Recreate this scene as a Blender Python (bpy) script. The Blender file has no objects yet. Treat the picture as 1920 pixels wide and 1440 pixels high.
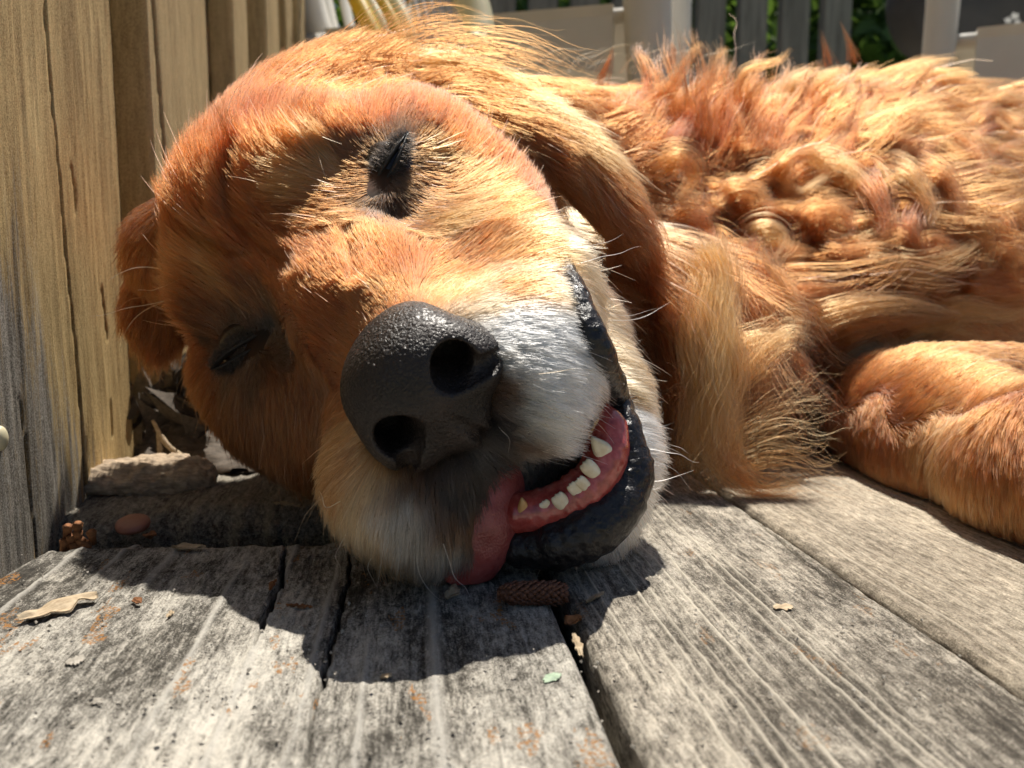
import bpy, math, random, os
import numpy as np
from mathutils import Vector, Matrix
from mathutils.bvhtree import BVHTree
from mathutils.kdtree import KDTree
rng = np.random.default_rng(7)
random.seed(7)
DBG = ''

# ------------------------------------------------------------------ camera, sky, sun, exposure
sc = bpy.context.scene
FPX, CAMH = 1550.0, 0.086
YAW, PIT = math.radians(6.9), math.radians(6.77)
cam_d = bpy.data.cameras.new('camera')
cam = bpy.data.objects.new('camera', cam_d)
sc.collection.objects.link(cam)
cam.location = (0, 0, CAMH)
cam.rotation_euler = (math.pi / 2 - PIT, 0, -YAW)
cam_d.sensor_width = 36.0
cam_d.lens = 36.0 * FPX / 1920.0
cam_d.clip_start = 0.01
cam_d.clip_end = 500.0
cam_d.dof.use_dof = True
cam_d.dof.focus_distance = 0.245
cam_d.dof.aperture_fstop = 18.0
sc.camera = cam

SUN = Vector((0.13, 0.36, 0.92)).normalized()       # towards the sun
world = bpy.data.worlds.new('World')
sc.world = world
world.use_nodes = True
wn = world.node_tree
wn.nodes.clear()
sky = wn.nodes.new('ShaderNodeTexSky')
sky.sky_type = 'NISHITA'
sky.sun_disc = False
sky.sun_elevation = math.asin(SUN.z)
sky.sun_rotation = math.atan2(SUN.x, SUN.y)
bg = wn.nodes.new('ShaderNodeBackground')
bg.inputs['Strength'].default_value = 0.05
wo = wn.nodes.new('ShaderNodeOutputWorld')
wn.links.new(sky.outputs[0], bg.inputs[0])
wn.links.new(bg.outputs[0], wo.inputs[0])
sun_d = bpy.data.lights.new('sun', 'SUN')
sun_d.energy = 4.6
sun_d.angle = math.radians(0.53)
sun_d.color = (1.0, 0.94, 0.85)
sun = bpy.data.objects.new('sun', sun_d)
sc.collection.objects.link(sun)
sun.rotation_euler = SUN.to_track_quat('Z', 'Y').to_euler()
sc.view_settings.view_transform = 'Standard'
sc.view_settings.look = 'None'
sc.view_settings.gamma = 1.0
sc.view_settings.exposure = 0.66
sc.cycles.use_denoising = True
sc.cycles.max_bounces = 7
sc.cycles.transmission_bounces = 7
sc.cycles.use_adaptive_sampling = True
sc.cycles.adaptive_threshold = 0.025
sc.cycles.diffuse_bounces = 4
sc.cycles.glossy_bounces = 6
sc.cycles.sample_clamp_indirect = 6.0
sc.cycles_curves.shape = 'RIBBONS'

# ------------------------------------------------------------------ pixel helpers (photo pixels -> points in the place)
fw = np.array([math.sin(YAW) * math.cos(PIT), math.cos(YAW) * math.cos(PIT), -math.sin(PIT)])
rt = np.cross(fw, [0, 0, 1.0]); rt /= np.linalg.norm(rt)
upv = np.cross(rt, fw)
CAM = np.array([0, 0, CAMH])
def ray(px, py): return fw + rt * ((px - 960) / FPX) - upv * ((py - 720) / FPX)
def at(px, py, z): return CAM + z * ray(px, py)
def ground(px, py, h=0.0):
    d = ray(px, py)
    return CAM + d * ((h - CAMH) / d[2])
def proj(P):
    d = np.asarray(P) - CAM
    z = d @ fw
    return np.stack([960 + FPX * (d @ rt) / z, 720 - FPX * (d @ upv) / z, z], -1)

# ------------------------------------------------------------------ object helpers
COL = sc.collection
def link(name, data, parent=None):
    o = bpy.data.objects.new(name, data)
    COL.objects.link(o)
    if parent is not None: o.parent = parent
    return o
def tag(o, label=None, cat=None, group=None, kind=None):
    if label: o['label'] = label
    if cat: o['category'] = cat
    if group: o['group'] = group
    if kind: o['kind'] = kind
    return o
def empty(name, loc=(0, 0, 0)):
    o = bpy.data.objects.new(name, None)
    o.location = loc
    o.empty_display_size = 0.02
    COL.objects.link(o)
    return o
def child(name, data, parent):
    o = link(name, data, parent)
    o.matrix_parent_inverse = Matrix.Translation(-parent.matrix_basis.translation) if parent.type == 'EMPTY' else Matrix()
    return o
def mesh_np(name, V, F, mat=None, smooth=True):
    me = bpy.data.meshes.new(name)
    V = np.asarray(V, np.float32)
    if isinstance(F, np.ndarray):
        n, k = F.shape
        me.vertices.add(len(V)); me.vertices.foreach_set('co', V.ravel())
        me.loops.add(n * k); me.loops.foreach_set('vertex_index', F.ravel().astype(np.int32))
        me.polygons.add(n)
        me.polygons.foreach_set('loop_start', np.arange(0, n * k, k, dtype=np.int32))
        me.update(calc_edges=True)
    else:
        me.from_pydata([tuple(map(float, v)) for v in V], [], F)
    if smooth: me.polygons.foreach_set('use_smooth', np.ones(len(me.polygons), bool))
    if mat: me.materials.append(mat)
    me.update()
    return me
def vattr(me, name, arr):
    arr = np.asarray(arr, np.float32)
    if arr.ndim == 1:
        a = me.attributes.new(name, 'FLOAT', 'POINT'); a.data.foreach_set('value', arr)
    else:
        a = me.attributes.new(name, 'FLOAT_COLOR', 'POINT')
        a.data.foreach_set('color', np.c_[arr, np.ones(len(arr), np.float32)].astype(np.float32).ravel())
def box_vf(x0, x1, y0, y1, z0, z1, b=0.0):
    """box with chamfered edges"""
    if b <= 0:
        V = [(x, y, z) for x in (x0, x1) for y in (y0, y1) for z in (z0, z1)]
        F = [(0, 1, 3, 2), (4, 6, 7, 5), (0, 4, 5, 1), (2, 3, 7, 6), (0, 2, 6, 4), (1, 5, 7, 3)]
        return V, F
    import bmesh
    bm = bmesh.new()
    bmesh.ops.create_cube(bm, size=1.0)
    for v in bm.verts:
        v.co = (x0 + (v.co.x + .5) * (x1 - x0), y0 + (v.co.y + .5) * (y1 - y0), z0 + (v.co.z + .5) * (z1 - z0))
    bmesh.ops.bevel(bm, geom=bm.edges[:], offset=b, segments=2, affect='EDGES', profile=0.6)
    bm.verts.ensure_lookup_table()
    V = [tuple(v.co) for v in bm.verts]
    F = [tuple(v.index for v in f.verts) for f in bm.faces]
    bm.free()
    return V, F
def tube_vf(pts, rad, n=12, cap=True, flat=None):
    """swept tube; rad scalar or list; flat = (axis vector, ratio) squashes the section along axis"""
    P = np.asarray(pts, float); m = len(P)
    r = np.broadcast_to(np.asarray(rad, float), (m,))
    T = np.gradient(P, axis=0); T /= np.linalg.norm(T, axis=1)[:, None] + 1e-12
    ref = np.array([0, 0, 1.0]) if abs(T[0][2]) < .9 else np.array([1.0, 0, 0])
    if flat is not None: ref = np.asarray(flat[0], float)
    V = []
    for i in range(m):
        a = ref - T[i] * (ref @ T[i]); a /= np.linalg.norm(a) + 1e-12
        b = np.cross(T[i], a)
        if flat is None: ref = a
        q = 1.0 if flat is None else flat[1]
        for k in range(n):
            t = 2 * math.pi * k / n
            V.append(P[i] + r[i] * (a * math.cos(t) * q + b * math.sin(t)))
    F = [(i * n + k, i * n + (k + 1) % n, (i + 1) * n + (k + 1) % n, (i + 1) * n + k) for i in range(m - 1) for k in range(n)]
    if cap:
        F.append(tuple(range(n))[::-1]); F.append(tuple((m - 1) * n + k for k in range(n)))
    return V, F
def spline(pts, n):
    """Catmull-Rom through pts (rows may carry extra columns)"""
    P = np.asarray(pts, float)
    P = np.vstack([2 * P[0] - P[1], P, 2 * P[-1] - P[-2]])
    m = len(P) - 3
    out = []
    for t in np.linspace(0, m - 1e-9, n):
        i = int(t); u = t - i
        a, b, c, d = P[i:i + 4]
        out.append(.5 * (2 * b + (c - a) * u + (2 * a - 5 * b + 4 * c - d) * u * u + (3 * b - a - 3 * c + d) * u ** 3))
    return np.array(out)
def vnoise(p, freq, seed=0):
    """smooth value noise in [-1, 1] at rows of p (n, d)"""
    p = np.asarray(p, float) * freq
    if p.ndim == 1: p = p[:, None]
    i = np.floor(p).astype(np.int64); u = p - i; u = u * u * (3 - 2 * u)
    d = p.shape[1]; out = np.zeros(len(p))
    pr = np.array([73856093, 19349663, 83492791][:d], np.int64)
    for c in range(1 << d):
        o = np.array([(c >> k) & 1 for k in range(d)], np.int64)
        h = ((i + o) * pr).sum(1) + seed * 1013904223
        h = (h ^ (h >> 13)) * 1274126177 & 0xffffffff
        h = (h ^ (h >> 16)) * 2246822519 & 0xffffffff
        v = ((h >> 7) & 0xffff) / 32767.5 - 1
        w = np.prod(np.where(o, u, 1 - u), 1)
        out += v * w
    return out
def fbm(p, freq, oct=4, seed=0):
    s = 0; a = 1; t = 0
    for k in range(oct):
        s = s + a * vnoise(p, freq * 2 ** k, seed + 17 * k); t += a; a *= .5
    return s / t

# ------------------------------------------------------------------ material helpers
class NT:
    def __init__(self, name):
        self.m = bpy.data.materials.new(name); self.m.use_nodes = True
        self.t = self.m.node_tree; self.t.nodes.clear()
        self.out = self.n('ShaderNodeOutputMaterial')
    def n(self, typ, **kw):
        nd = self.t.nodes.new(typ)
        for k, v in kw.items():
            if k.startswith('_'): setattr(nd, k[1:], v)
        return nd
    def l(self, a, b): self.t.links.new(a, b)
    def sock(self, nd, key, v):
        s = nd.inputs[key]
        if isinstance(v, bpy.types.NodeSocket): self.l(v, s)
        elif v is not None:
            try: s.default_value = v
            except Exception: s.default_value = (*v, 1.0)
    def coords(self, scale=(1, 1, 1), kind='Object'):
        tc = self.n('ShaderNodeTexCoord'); mp = self.n('ShaderNodeMapping')
        self.l(tc.outputs[kind], mp.inputs[0]); mp.inputs['Scale'].default_value = scale
        return mp.outputs[0]
    def noise(self, vec, scale, detail=4, rough=.55, dist=0):
        n = self.n('ShaderNodeTexNoise'); self.l(vec, n.inputs['Vector'])
        n.inputs['Scale'].default_value = scale; n.inputs['Detail'].default_value = detail
        n.inputs['Roughness'].default_value = rough; n.inputs['Distortion'].default_value = dist
        return n.outputs[0]
    def voro(self, vec, scale, feature='F1', out=0):
        n = self.n('ShaderNodeTexVoronoi'); n.feature = feature; self.l(vec, n.inputs['Vector'])
        n.inputs['Scale'].default_value = scale
        return n.outputs[out]
    def ramp(self, fac, stops):
        r = self.n('ShaderNodeValToRGB'); self.l(fac, r.inputs[0])
        e = r.color_ramp.elements
        while len(e) < len(stops): e.new(0.5)
        for k, (p, c) in enumerate(stops):
            e[k].position = p; e[k].color = (*c, 1) if len(c) == 3 else c
        return r.outputs[0]
    def mix(self, fac, a, b, blend='MIX'):
        m = self.n('ShaderNodeMix'); m.data_type = 'RGBA'; m.blend_type = blend
        self.sock(m, 0, fac); self.sock(m, 6, a); self.sock(m, 7, b)
        return m.outputs[2]
    def math(self, op, a, b=None, clamp=False):
        m = self.n('ShaderNodeMath'); m.operation = op; m.use_clamp = clamp
        self.sock(m, 0, a)
        if b is not None: self.sock(m, 1, b)
        return m.outputs[0]
    def attr(self, name, out='Color'):
        a = self.n('ShaderNodeAttribute'); a.attribute_name = name
        return a.outputs[out]
    def bump(self, h, strength=.5, dist=.001, normal=None):
        b = self.n('ShaderNodeBump'); self.l(h, b.inputs['Height'])
        b.inputs['Strength'].default_value = strength; b.inputs['Distance'].default_value = dist
        if normal is not None: self.l(normal, b.inputs['Normal'])
        return b.outputs[0]
    def bsdf(self, color=None, rough=None, normal=None, **kw):
        p = self.n('ShaderNodeBsdfPrincipled')
        self.sock(p, 'Base Color', color); self.sock(p, 'Roughness', rough); 
        if normal is not None: self.l(normal, p.inputs['Normal'])
        for k, v in kw.items(): self.sock(p, k.replace('_', ' '), v)
        self.l(p.outputs[0], self.out.inputs[0])
        return self.m
def simple(name, col, rough=.6, var=.15, scale=40, bump=0.0, **kw):
    t = NT(name); c = t.coords()
    n = t.noise(c, scale)
    cc = t.mix(n, tuple(x * (1 - var) for x in col), tuple(min(1, x * (1 + var)) for x in col))
    nm = t.bump(t.noise(c, scale * 4), bump, .001) if bump else None
    return t.bsdf(cc, rough, nm, **kw)
# ================================================================== THE DECK
def mat_plank(name, dark, light, warm, streak=1.0, lichen=0.0, seed=0.0, patch=.62):
    """weathered deck timber; 'ridge' attribute = raised late-wood lines"""
    t = NT(name)
    tc = t.n('ShaderNodeTexCoord'); mp = t.n('ShaderNodeMapping'); t.l(tc.outputs['Object'], mp.inputs[0])
    mp.inputs['Location'].default_value = (seed, seed * 1.7, 0)
    base = mp.outputs[0]
    mp2 = t.n('ShaderNodeMapping'); t.l(base, mp2.inputs[0]); mp2.inputs['Scale'].default_value = (1, .07, 1)
    lon = mp2.outputs[0]
    mp3 = t.n('ShaderNodeMapping'); t.l(base, mp3.inputs[0]); mp3.inputs['Scale'].default_value = (1, .35, 1)
    mid = mp3.outputs[0]
    big = t.noise(mid, 55, 5, .65)
    huge = t.noise(mid, 14, 3, .5)
    fine = t.noise(mid, 520, 6, .8)
    fib = t.noise(lon, 1000, 5, .75)
    spk = t.noise(base, 1900, 5, .85)
    f = t.math('ADD', t.math('MULTIPLY', spk, .40), t.math('MULTIPLY', fine, .35))
    f = t.math('ADD', f, t.math('MULTIPLY', fib, .25))
    bias = t.math('ADD', t.math('MULTIPLY', t.math('SUBTRACT', big, .5), .55), t.math('MULTIPLY', t.math('SUBTRACT', huge, .5), .35))
    f = t.math('ADD', f, t.math('MULTIPLY', bias, patch))
    dk = tuple(x * .45 for x in dark); md = tuple(a * .55 + b * .45 for a, b in zip(dark, light)); wh = tuple(min(.72, x * 1.55) for x in light)
    col = t.ramp(f, [(.375, dk), (.445, dark), (.49, md), (.535, light), (.60, wh)])
    tint = t.noise(base, 24, 3)
    col = t.mix(t.math('MULTIPLY', tint, .35), col, t.mix(1.0, col, (1.0, .90, .74), 'MULTIPLY'))
    rg = t.attr('ridge', 'Fac')
    col = t.mix(t.math('MULTIPLY', rg, .85), col, warm)
    gr = t.attr('groove', 'Fac')
    col = t.mix(gr, col, (.012, .010, .008))
    if lichen:
        m1 = t.math('GREATER_THAN', t.noise(mid, 85, 3, .6), .63)
        m2 = t.math('GREATER_THAN', t.noise(base, 900, 3, .7), .53)
        mk = t.math('MULTIPLY', t.math('MULTIPLY', m1, m2), lichen)
        col = t.mix(mk, col, (.36, .16, .035))
    h = t.math('ADD', fine, t.math('MULTIPLY', spk, .6))
    h = t.math('ADD', h, t.math('MULTIPLY', fib, .8))
    nm = t.bump(h, .9, .0007)
    return t.bsdf(col, .85, nm, Specular_IOR_Level=.25)

def plank_mesh(name, x0, x1, y0, y1, mat, ny, nx, top=0.0, thick=.034, ridges=None, cracks=(), front=None, back=None, rough=.0006, seed=0, cup=0.0):
    """a board along Y with a displaced top, rounded long edges, ends that may be ragged (front/back give y as a function of x)"""
    xs = np.linspace(0, 1, nx); ys = np.linspace(0, 1, ny) ** 1.0
    X, Y = np.meshgrid(xs, ys)            # rows along y
    xw = x0 + X * (x1 - x0)
    ya = front(xw[0]) if front else np.full(nx, y0)
    yb = back(xw[0]) if back else np.full(nx, y1)
    yw = ya[None, :] + Y * (yb - ya)[None, :]
    P2 = np.stack([xw.ravel(), yw.ravel()], 1)
    z = np.zeros(len(P2)); ridge = np.zeros(len(P2)); groove = np.zeros(len(P2))
    q = P2 * np.array([1, .12])
    z += rough * fbm(q, 260, 4, seed) + .5 * rough * fbm(P2, 900, 2, seed + 5) + rough * .8 * fbm(P2, 60, 3, seed + 9)
    if ridges:
        per, amp, sharp, x_lo, x_hi = ridges
        ph = (P2[:, 0] + .0016 * vnoise(P2 * np.array([1, .25]), 22, seed + 3) + .0004 * vnoise(P2, 90, seed + 4)) / per
        ph = ph + .35 * vnoise(np.c_[ph, ph * 0], .6, seed + 8)
        tri = 1 - np.abs((ph % 1) - .5) * 2
        r = np.clip((tri - sharp) / (1 - sharp), 0, 1)
        keep = np.clip(.65 + .9 * vnoise(np.c_[np.floor(ph) * 1.0, P2[:, 1] * 14], 1.0, seed + 6), 0, 1)
        win = np.clip((P2[:, 0] - x_lo) / .006, 0, 1) * np.clip((x_hi - P2[:, 0]) / .02, 0, 1)
        r = r * keep * win
        z += amp * r; ridge += r
    for (pts, wid, dep) in cracks:
        c = np.asarray(pts, float)
        cx = np.interp(P2[:, 1], c[:, 1], c[:, 0], left=1e3, right=1e3) + .0006 * vnoise(P2[:, 1:2], 160, seed + 11)
        w = np.interp(P2[:, 1], c[:, 1], c[:, 2] if c.shape[1] > 2 else np.ones(len(c)))
        g = np.clip(1 - np.abs(P2[:, 0] - cx) / (wid * np.maximum(w, .05)), 0, 1) * (w > .03)
        z -= dep * np.sqrt(g); groove = np.maximum(groove, np.clip(g * 1.6, 0, 1))
    # rounded, worn long edges
    e = np.minimum(P2[:, 0] - x0, x1 - P2[:, 0])
    er = .0022
    z -= er * np.clip(1 - e / er, 0, 1) ** 2.2
    z += cup * (2 * X.ravel() - 1) ** 2
    if front or back:
        ed = np.minimum((Y * (yb - ya)[None, :]).ravel() if front else 1e3, ((1 - Y) * (yb - ya)[None, :]).ravel() if back else 1e3)
        z -= .006 * np.clip(1 - ed / .012, 0, 1) ** 2 * (1 + .8 * vnoise(P2, 140, seed + 21))
    Vt = np.c_[P2, z + top]
    n = len(Vt)
    idx = np.arange(n).reshape(ny, nx)
    F = np.stack([idx[:-1, :-1], idx[:-1, 1:], idx[1:, 1:], idx[1:, :-1]], -1).reshape(-1, 4)
    ring = np.r_[idx[0, :], idx[1:, -1], idx[-1, -2::-1], idx[-2:0:-1, 0]]
    Vr = Vt[ring]
    K = 5; Vs = []
    for k in range(1, K + 1):
        b = Vr.copy(); b[:, 2] = Vr[:, 2] - thick * k / K
        b[:, :2] += (.0012 * np.stack([fbm(b * [1, 1, 2.5], 180, 3, seed + 40), fbm(b * [1, 1, 2.5], 180, 3, seed + 41)], 1)) * (2.5 if (front or back) else .6)
        Vs.append(b)
    V = np.vstack([Vt] + Vs)
    L = len(ring); rings = [ring] + [n + k * L + np.arange(L) for k in range(K)]
    SF = []
    for k in range(K):
        a, b = rings[k], rings[k + 1]
        SF.append(np.stack([a, b, np.roll(b, -1), np.roll(a, -1)], -1))
    F = np.vstack([F] + SF)
    me = mesh_np(name, V, F, mat)
    vattr(me, 'ridge', np.r_[ridge, np.zeros(K * L)]); vattr(me, 'groove', np.r_[groove, np.zeros(K * L)])
    return me

M_left = mat_plank('mossy_grey_timber', (.066, .060, .050), (.42, .40, .355), (.52, .495, .44), .7, .8, 0.3)
M_right = mat_plank('ridged_grey_timber', (.088, .077, .062), (.42, .385, .325), (.66, .60, .49), 1.3, .35, 2.1)
M_tan = mat_plank('tan_grey_timber', (.16, .135, .102), (.46, .405, .32), (.50, .44, .35), 1.6, .0, 4.4, .3)
M_rot = mat_plank('rotten_timber', (.040, .034, .028), (.26, .24, .20), (.3, .27, .2), 1.0, .0, 6.3, .3)

deck = tag(empty('deck'), kind='structure')
XA, XB = ground(1050, 1130)[0], ground(1365, 930)[0]
def gx(px, py): return ground(px, py)[0]
def gy(px, py): return ground(px, py)[1]
yend = lambda x: np.interp(x, [gx(0, 1082), gx(110, 1018), gx(330, 1012), gx(620, 1006), .06], [gy(0, 1082), gy(110, 1018), gy(330, 1012), gy(620, 1006), .285]) + .0022 * fbm(np.c_[x, x * 0], 190, 3, 5)
cr = lambda pts: [(ground(a, b)[0], ground(a, b)[1], w) for a, b, w in pts][::-1]
cracks_left = [
    (sorted(cr([(535, 1020, .5), (530, 1080, 1), (505, 1140, 1.2), (485, 1190, .6), (478, 1230, 0)]), key=lambda q: q[1]), .0010, .005),
    (sorted(cr([(660, 1020, .5), (655, 1080, .8), (632, 1170, 1), (612, 1255, .9), (590, 1330, .5), (578, 1440, .5)]), key=lambda q: q[1]), .0008, .004),
]
child('plank', plank_mesh('plank', -0.150, XA - .0022, -.12, .3, M_left, 620, 330, ridges=(.0165, .0006, .82, -.14, XA - .004), cracks=cracks_left, back=yend, rough=.0007, seed=1), deck)
cracks_r = []
child('plank', plank_mesh('plank', XA + .0022, XB - .0013, -.12, .92, M_right, 900, 300, ridges=(.0037, .0007, .62, XA + .003, XB - .016), cracks=[
    (sorted([(XB - .0075, .21, 0), (XB - .0068, .235, .8), (XB - .0045, .262, 1), (XB - .0025, .29, .6), (XB - .002, .30, 0)], key=lambda q: q[1]), .0008, .004)], rough=.0005, seed=2), deck)
child('plank', plank_mesh('plank', XB + .0010, XB + .0885, -.12, 2.3, M_tan, 900, 200, ridges=(.0042, .00035, .6, XB + .002, XB + .088), rough=.0004, seed=3), deck)
yfront = lambda x: np.interp(x, [gx(40, 985), gx(130, 1000), gx(300, 985), gx(500, 985), .1], [gy(40, 968), gy(150, 985), gy(300, 962), gy(560, 960), .33]) + .003 * fbm(np.c_[x, x * 0], 130, 3, 15)
child('plank', plank_mesh('plank', -0.152, XA - .0022, .3, 1.1, M_rot, 260, 120, ridges=(.013, .0008, .8, -.14, XA), cracks=[], front=yfront, top=-.0008, rough=.0014, seed=4), deck)
w = .0886
for k in range(-4, 14):
    x0 = XB + .0006 + (k + 1) * (w + .001)
    if k < 0:
        x0 = XB + .0006 - (4 - k - 4 + 2) * w
    if k >= 0:
        child('plank', plank_mesh('plank', x0 + .0008, x0 + w - .0004, -.12, 2.3, M_tan, 160, 24, rough=.0005, seed=20 + k), deck)
for k in range(3):   # the far boards behind the rotten one
    x1 = XA - .0022 - k * (w + .0015)
    child('plank', plank_mesh('plank', x1 - w, x1, 1.104, 2.3, M_tan, 60, 20, rough=.0005, seed=60 + k), deck)
for yy in (.15, .55, 1.1, 1.7, 2.25):
    V, F = box_vf(-.16, 1.6, yy - .019, yy + .019, -.19, -.036, .002)
    child('joist', mesh_np('joist', V, F, M_rot, False), deck)

# ground beyond and under the deck
t = NT('lawn'); c = t.coords()
grass = t.bsdf(t.ramp(t.noise(c, 3, 6, .7), [(.3, (.03, .045, .015)), (.7, (.07, .11, .03))]), .95, t.bump(t.noise(c, 60), .6, .02))
V, F = box_vf(-300, 300, -300, 300, -.6, -.45)
tag(link('ground', mesh_np('ground', V, F, grass, False)), kind='structure')

# ================================================================== FENCE ALONG THE LEFT SIDE
def mat_fence(name, lo, hi, grey):
    t = NT(name)
    tc = t.n('ShaderNodeTexCoord'); mp = t.n('ShaderNodeMapping'); t.l(tc.outputs['Object'], mp.inputs[0])
    mp.inputs['Scale'].default_value = (1, 1, .075)
    v = mp.outputs[0]
    a = t.noise(v, 420, 7, .8); b = t.noise(v, 40, 4, .6, .3); s = t.noise(tc.outputs['Object'], 1700, 5, .8)
    f = t.math('ADD', t.math('MULTIPLY', a, .6), t.math('MULTIPLY', b, .4))
    f2 = t.math('ADD', f, t.math('MULTIPLY', t.math('SUBTRACT', s, .5), 1.1))
    col = t.ramp(f2, [(.30, tuple(x * .45 for x in lo)), (.42, lo), (.62, hi), (.8, tuple(min(.8, x * 1.25) for x in hi))])
    h = t.math('ADD', a, t.math('MULTIPLY', s, .8))
    if grey:
        # the weathered, silvered foot of the board: a stain with a ragged outline
        g = t.attr('weather', 'Fac')
        mp4 = t.n('ShaderNodeMapping'); t.l(tc.outputs['Object'], mp4.inputs[0]); mp4.inputs['Scale'].default_value = (1, 1, .07)
        rag = t.noise(mp4.outputs[0], 190, 6, .75)
        gm = t.math('ADD', g, t.math('MULTIPLY', t.math('SUBTRACT', rag, .5), 2.4))
        gm = t.math('ADD', gm, t.math('MULTIPLY', t.math('SUBTRACT', s, .5), 1.0))
        gm = t.math('MULTIPLY', t.math('SUBTRACT', gm, .75), 2.6, True)
        gc = t.ramp(f2, [(.34, (.03, .026, .021)), (.47, (.16, .142, .115)), (.60, (.38, .35, .30)), (.75, (.60, .57, .51))])
        col = t.mix(gm, col, gc)
    ck = t.attr('groove', 'Fac')
    col = t.mix(ck, col, (.02, .012, .006))
    return t.bsdf(col, .8, t.bump(h, .8, .0008), Specular_IOR_Level=.3)
M_fpost = mat_fence('treated_pine_weathered', (.40, .265, .105), (.72, .54, .26), True)
M_fence = mat_fence('treated_pine', (.40, .28, .13), (.66, .50, .26), False)
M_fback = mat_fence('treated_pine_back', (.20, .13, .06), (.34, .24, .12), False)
def fence_board(name, x, y0, y1, z0, z1, mat, thick=.016, ny=24, nz=40, cracks=(), rough=.0004, seed=0, weather=None, edge=.003):
    """upright board whose face looks to +X; grid face + sides"""
    ys = np.linspace(y0, y1, ny); zs = z0 + (z1 - z0) * np.linspace(0, 1, nz) ** 1.7
    Y, Z = np.meshgrid(ys, zs)
    P = np.stack([Y.ravel(), Z.ravel()], 1)
    d = rough * fbm(P * [1, .08], 300, 3, seed) + rough * fbm(P * [1, .2], 60, 2, seed + 2)
    e = np.minimum(P[:, 0] - y0, y1 - P[:, 0])
    d -= edge * np.clip(1 - e / edge, 0, 1) ** 2
    g = np.zeros(len(P))
    for (pts, wid, dep) in cracks:
        cpt = np.asarray(pts, float)
        cy = np.interp(P[:, 1], cpt[:, 0], cpt[:, 1], left=1e3, right=1e3) + .0005 * vnoise(P[:, 1:], 120, seed + 6)
        q = np.clip(1 - np.abs(P[:, 0] - cy) / wid, 0, 1)
        d -= dep * q; g = np.maximum(g, np.clip(q * 1.5, 0, 1))
    Vt = np.c_[x + d, P]
    n = len(Vt); idx = np.arange(n).reshape(nz, ny)
    F = np.stack([idx[:-1, :-1], idx[:-1, 1:], idx[1:, 1:], idx[1:, :-1]], -1).reshape(-1, 4)
    ring = np.r_[idx[0, :], idx[1:, -1], idx[-1, -2::-1], idx[-2:0:-1, 0]]
    Vb = Vt[ring].copy(); Vb[:, 0] = x - thick
    L = len(ring); a = ring; b = n + np.arange(L)
    SF = np.stack([a, b, np.roll(b, -1), np.roll(a, -1)], -1)
    me = mesh_np(name, np.vstack([Vt, Vb]), np.vstack([F, SF]), mat)
    vattr(me, 'groove', np.r_[g, np.zeros(L)])
    wv = weather(P) if weather else np.zeros(n)
    vattr(me, 'weather', np.r_[wv, wv[ring] if weather else np.zeros(L)])
    return me
FX = -0.133
def fy(px):           # where the sight line of a pixel column meets the fence face
    d = ray(px, 500); return FX * d[1] / d[0]
fence = empty('timber_fence', (FX, .8, 0))
tag(fence, 'sunlit brown timber fence of upright boards along the left edge', 'fence')
def wfun(P):
    # silvered towards the foot, more on the near side
    z = P[:, 1]; y = P[:, 0]
    lim = np.interp(y, [fy(-200), fy(0), fy(60), fy(120), fy(150), fy(200), fy(235)], [.19, .145, .115, .055, .035, .012, .0])
    return np.clip(.55 + (lim - z) / .11, -.4, 1.25)
yP = fy(238)
cy = lambda px: fy(px)
cracks_p = [([(0.0, cy(138)), (.05, cy(134)), (.10, cy(126)), (.16, cy(118)), (.3, cy(108))], .0011, .004),
            ([(.062, cy(195)), (.085, cy(190))], .0009, .003), ([(.115, cy(150)), (.135, cy(146))], .0008, .003),
            ([(.02, cy(192)), (.035, cy(191))], .0008, .003), ([(-.02, cy(30)), (.05, cy(20))], .0007, .003)]
child('board', fence_board('board', FX, .10, yP, -.06, 1.2, M_fpost, .07, 260, 420, cracks_p, .0006, 3, wfun, .006), fence)
y1 = fy(312); y2 = fy(418)
child('board', fence_board('board', FX - .004, y1, y2, -.06, 1.2, M_fence, .018, 120, 120, [([(-.06, fy(352)), (.1, fy(342)), (.2, fy(328)), (.4, fy(318))], .0035, .006)], .0004, 5), fence)
for a, b, sd in ((459, 486, 1), (514, 538, 2), (553, 566, 3), (573, 586, 4), (593, 603, 5), (609, 617, 6), (622, 629, 7)):
    child('board', fence_board('board', FX - .002 * (sd % 2), fy(a), fy(b), -.06, 1.2, M_fence, .018, 30, 60, (), .0004, 10 + sd), fence)
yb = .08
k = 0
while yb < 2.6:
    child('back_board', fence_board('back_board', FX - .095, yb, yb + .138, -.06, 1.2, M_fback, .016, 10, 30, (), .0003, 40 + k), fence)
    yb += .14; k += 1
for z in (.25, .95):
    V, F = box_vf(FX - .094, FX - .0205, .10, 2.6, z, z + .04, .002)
    child('rail', mesh_np('rail', V, F, M_fback, False), fence)
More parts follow.
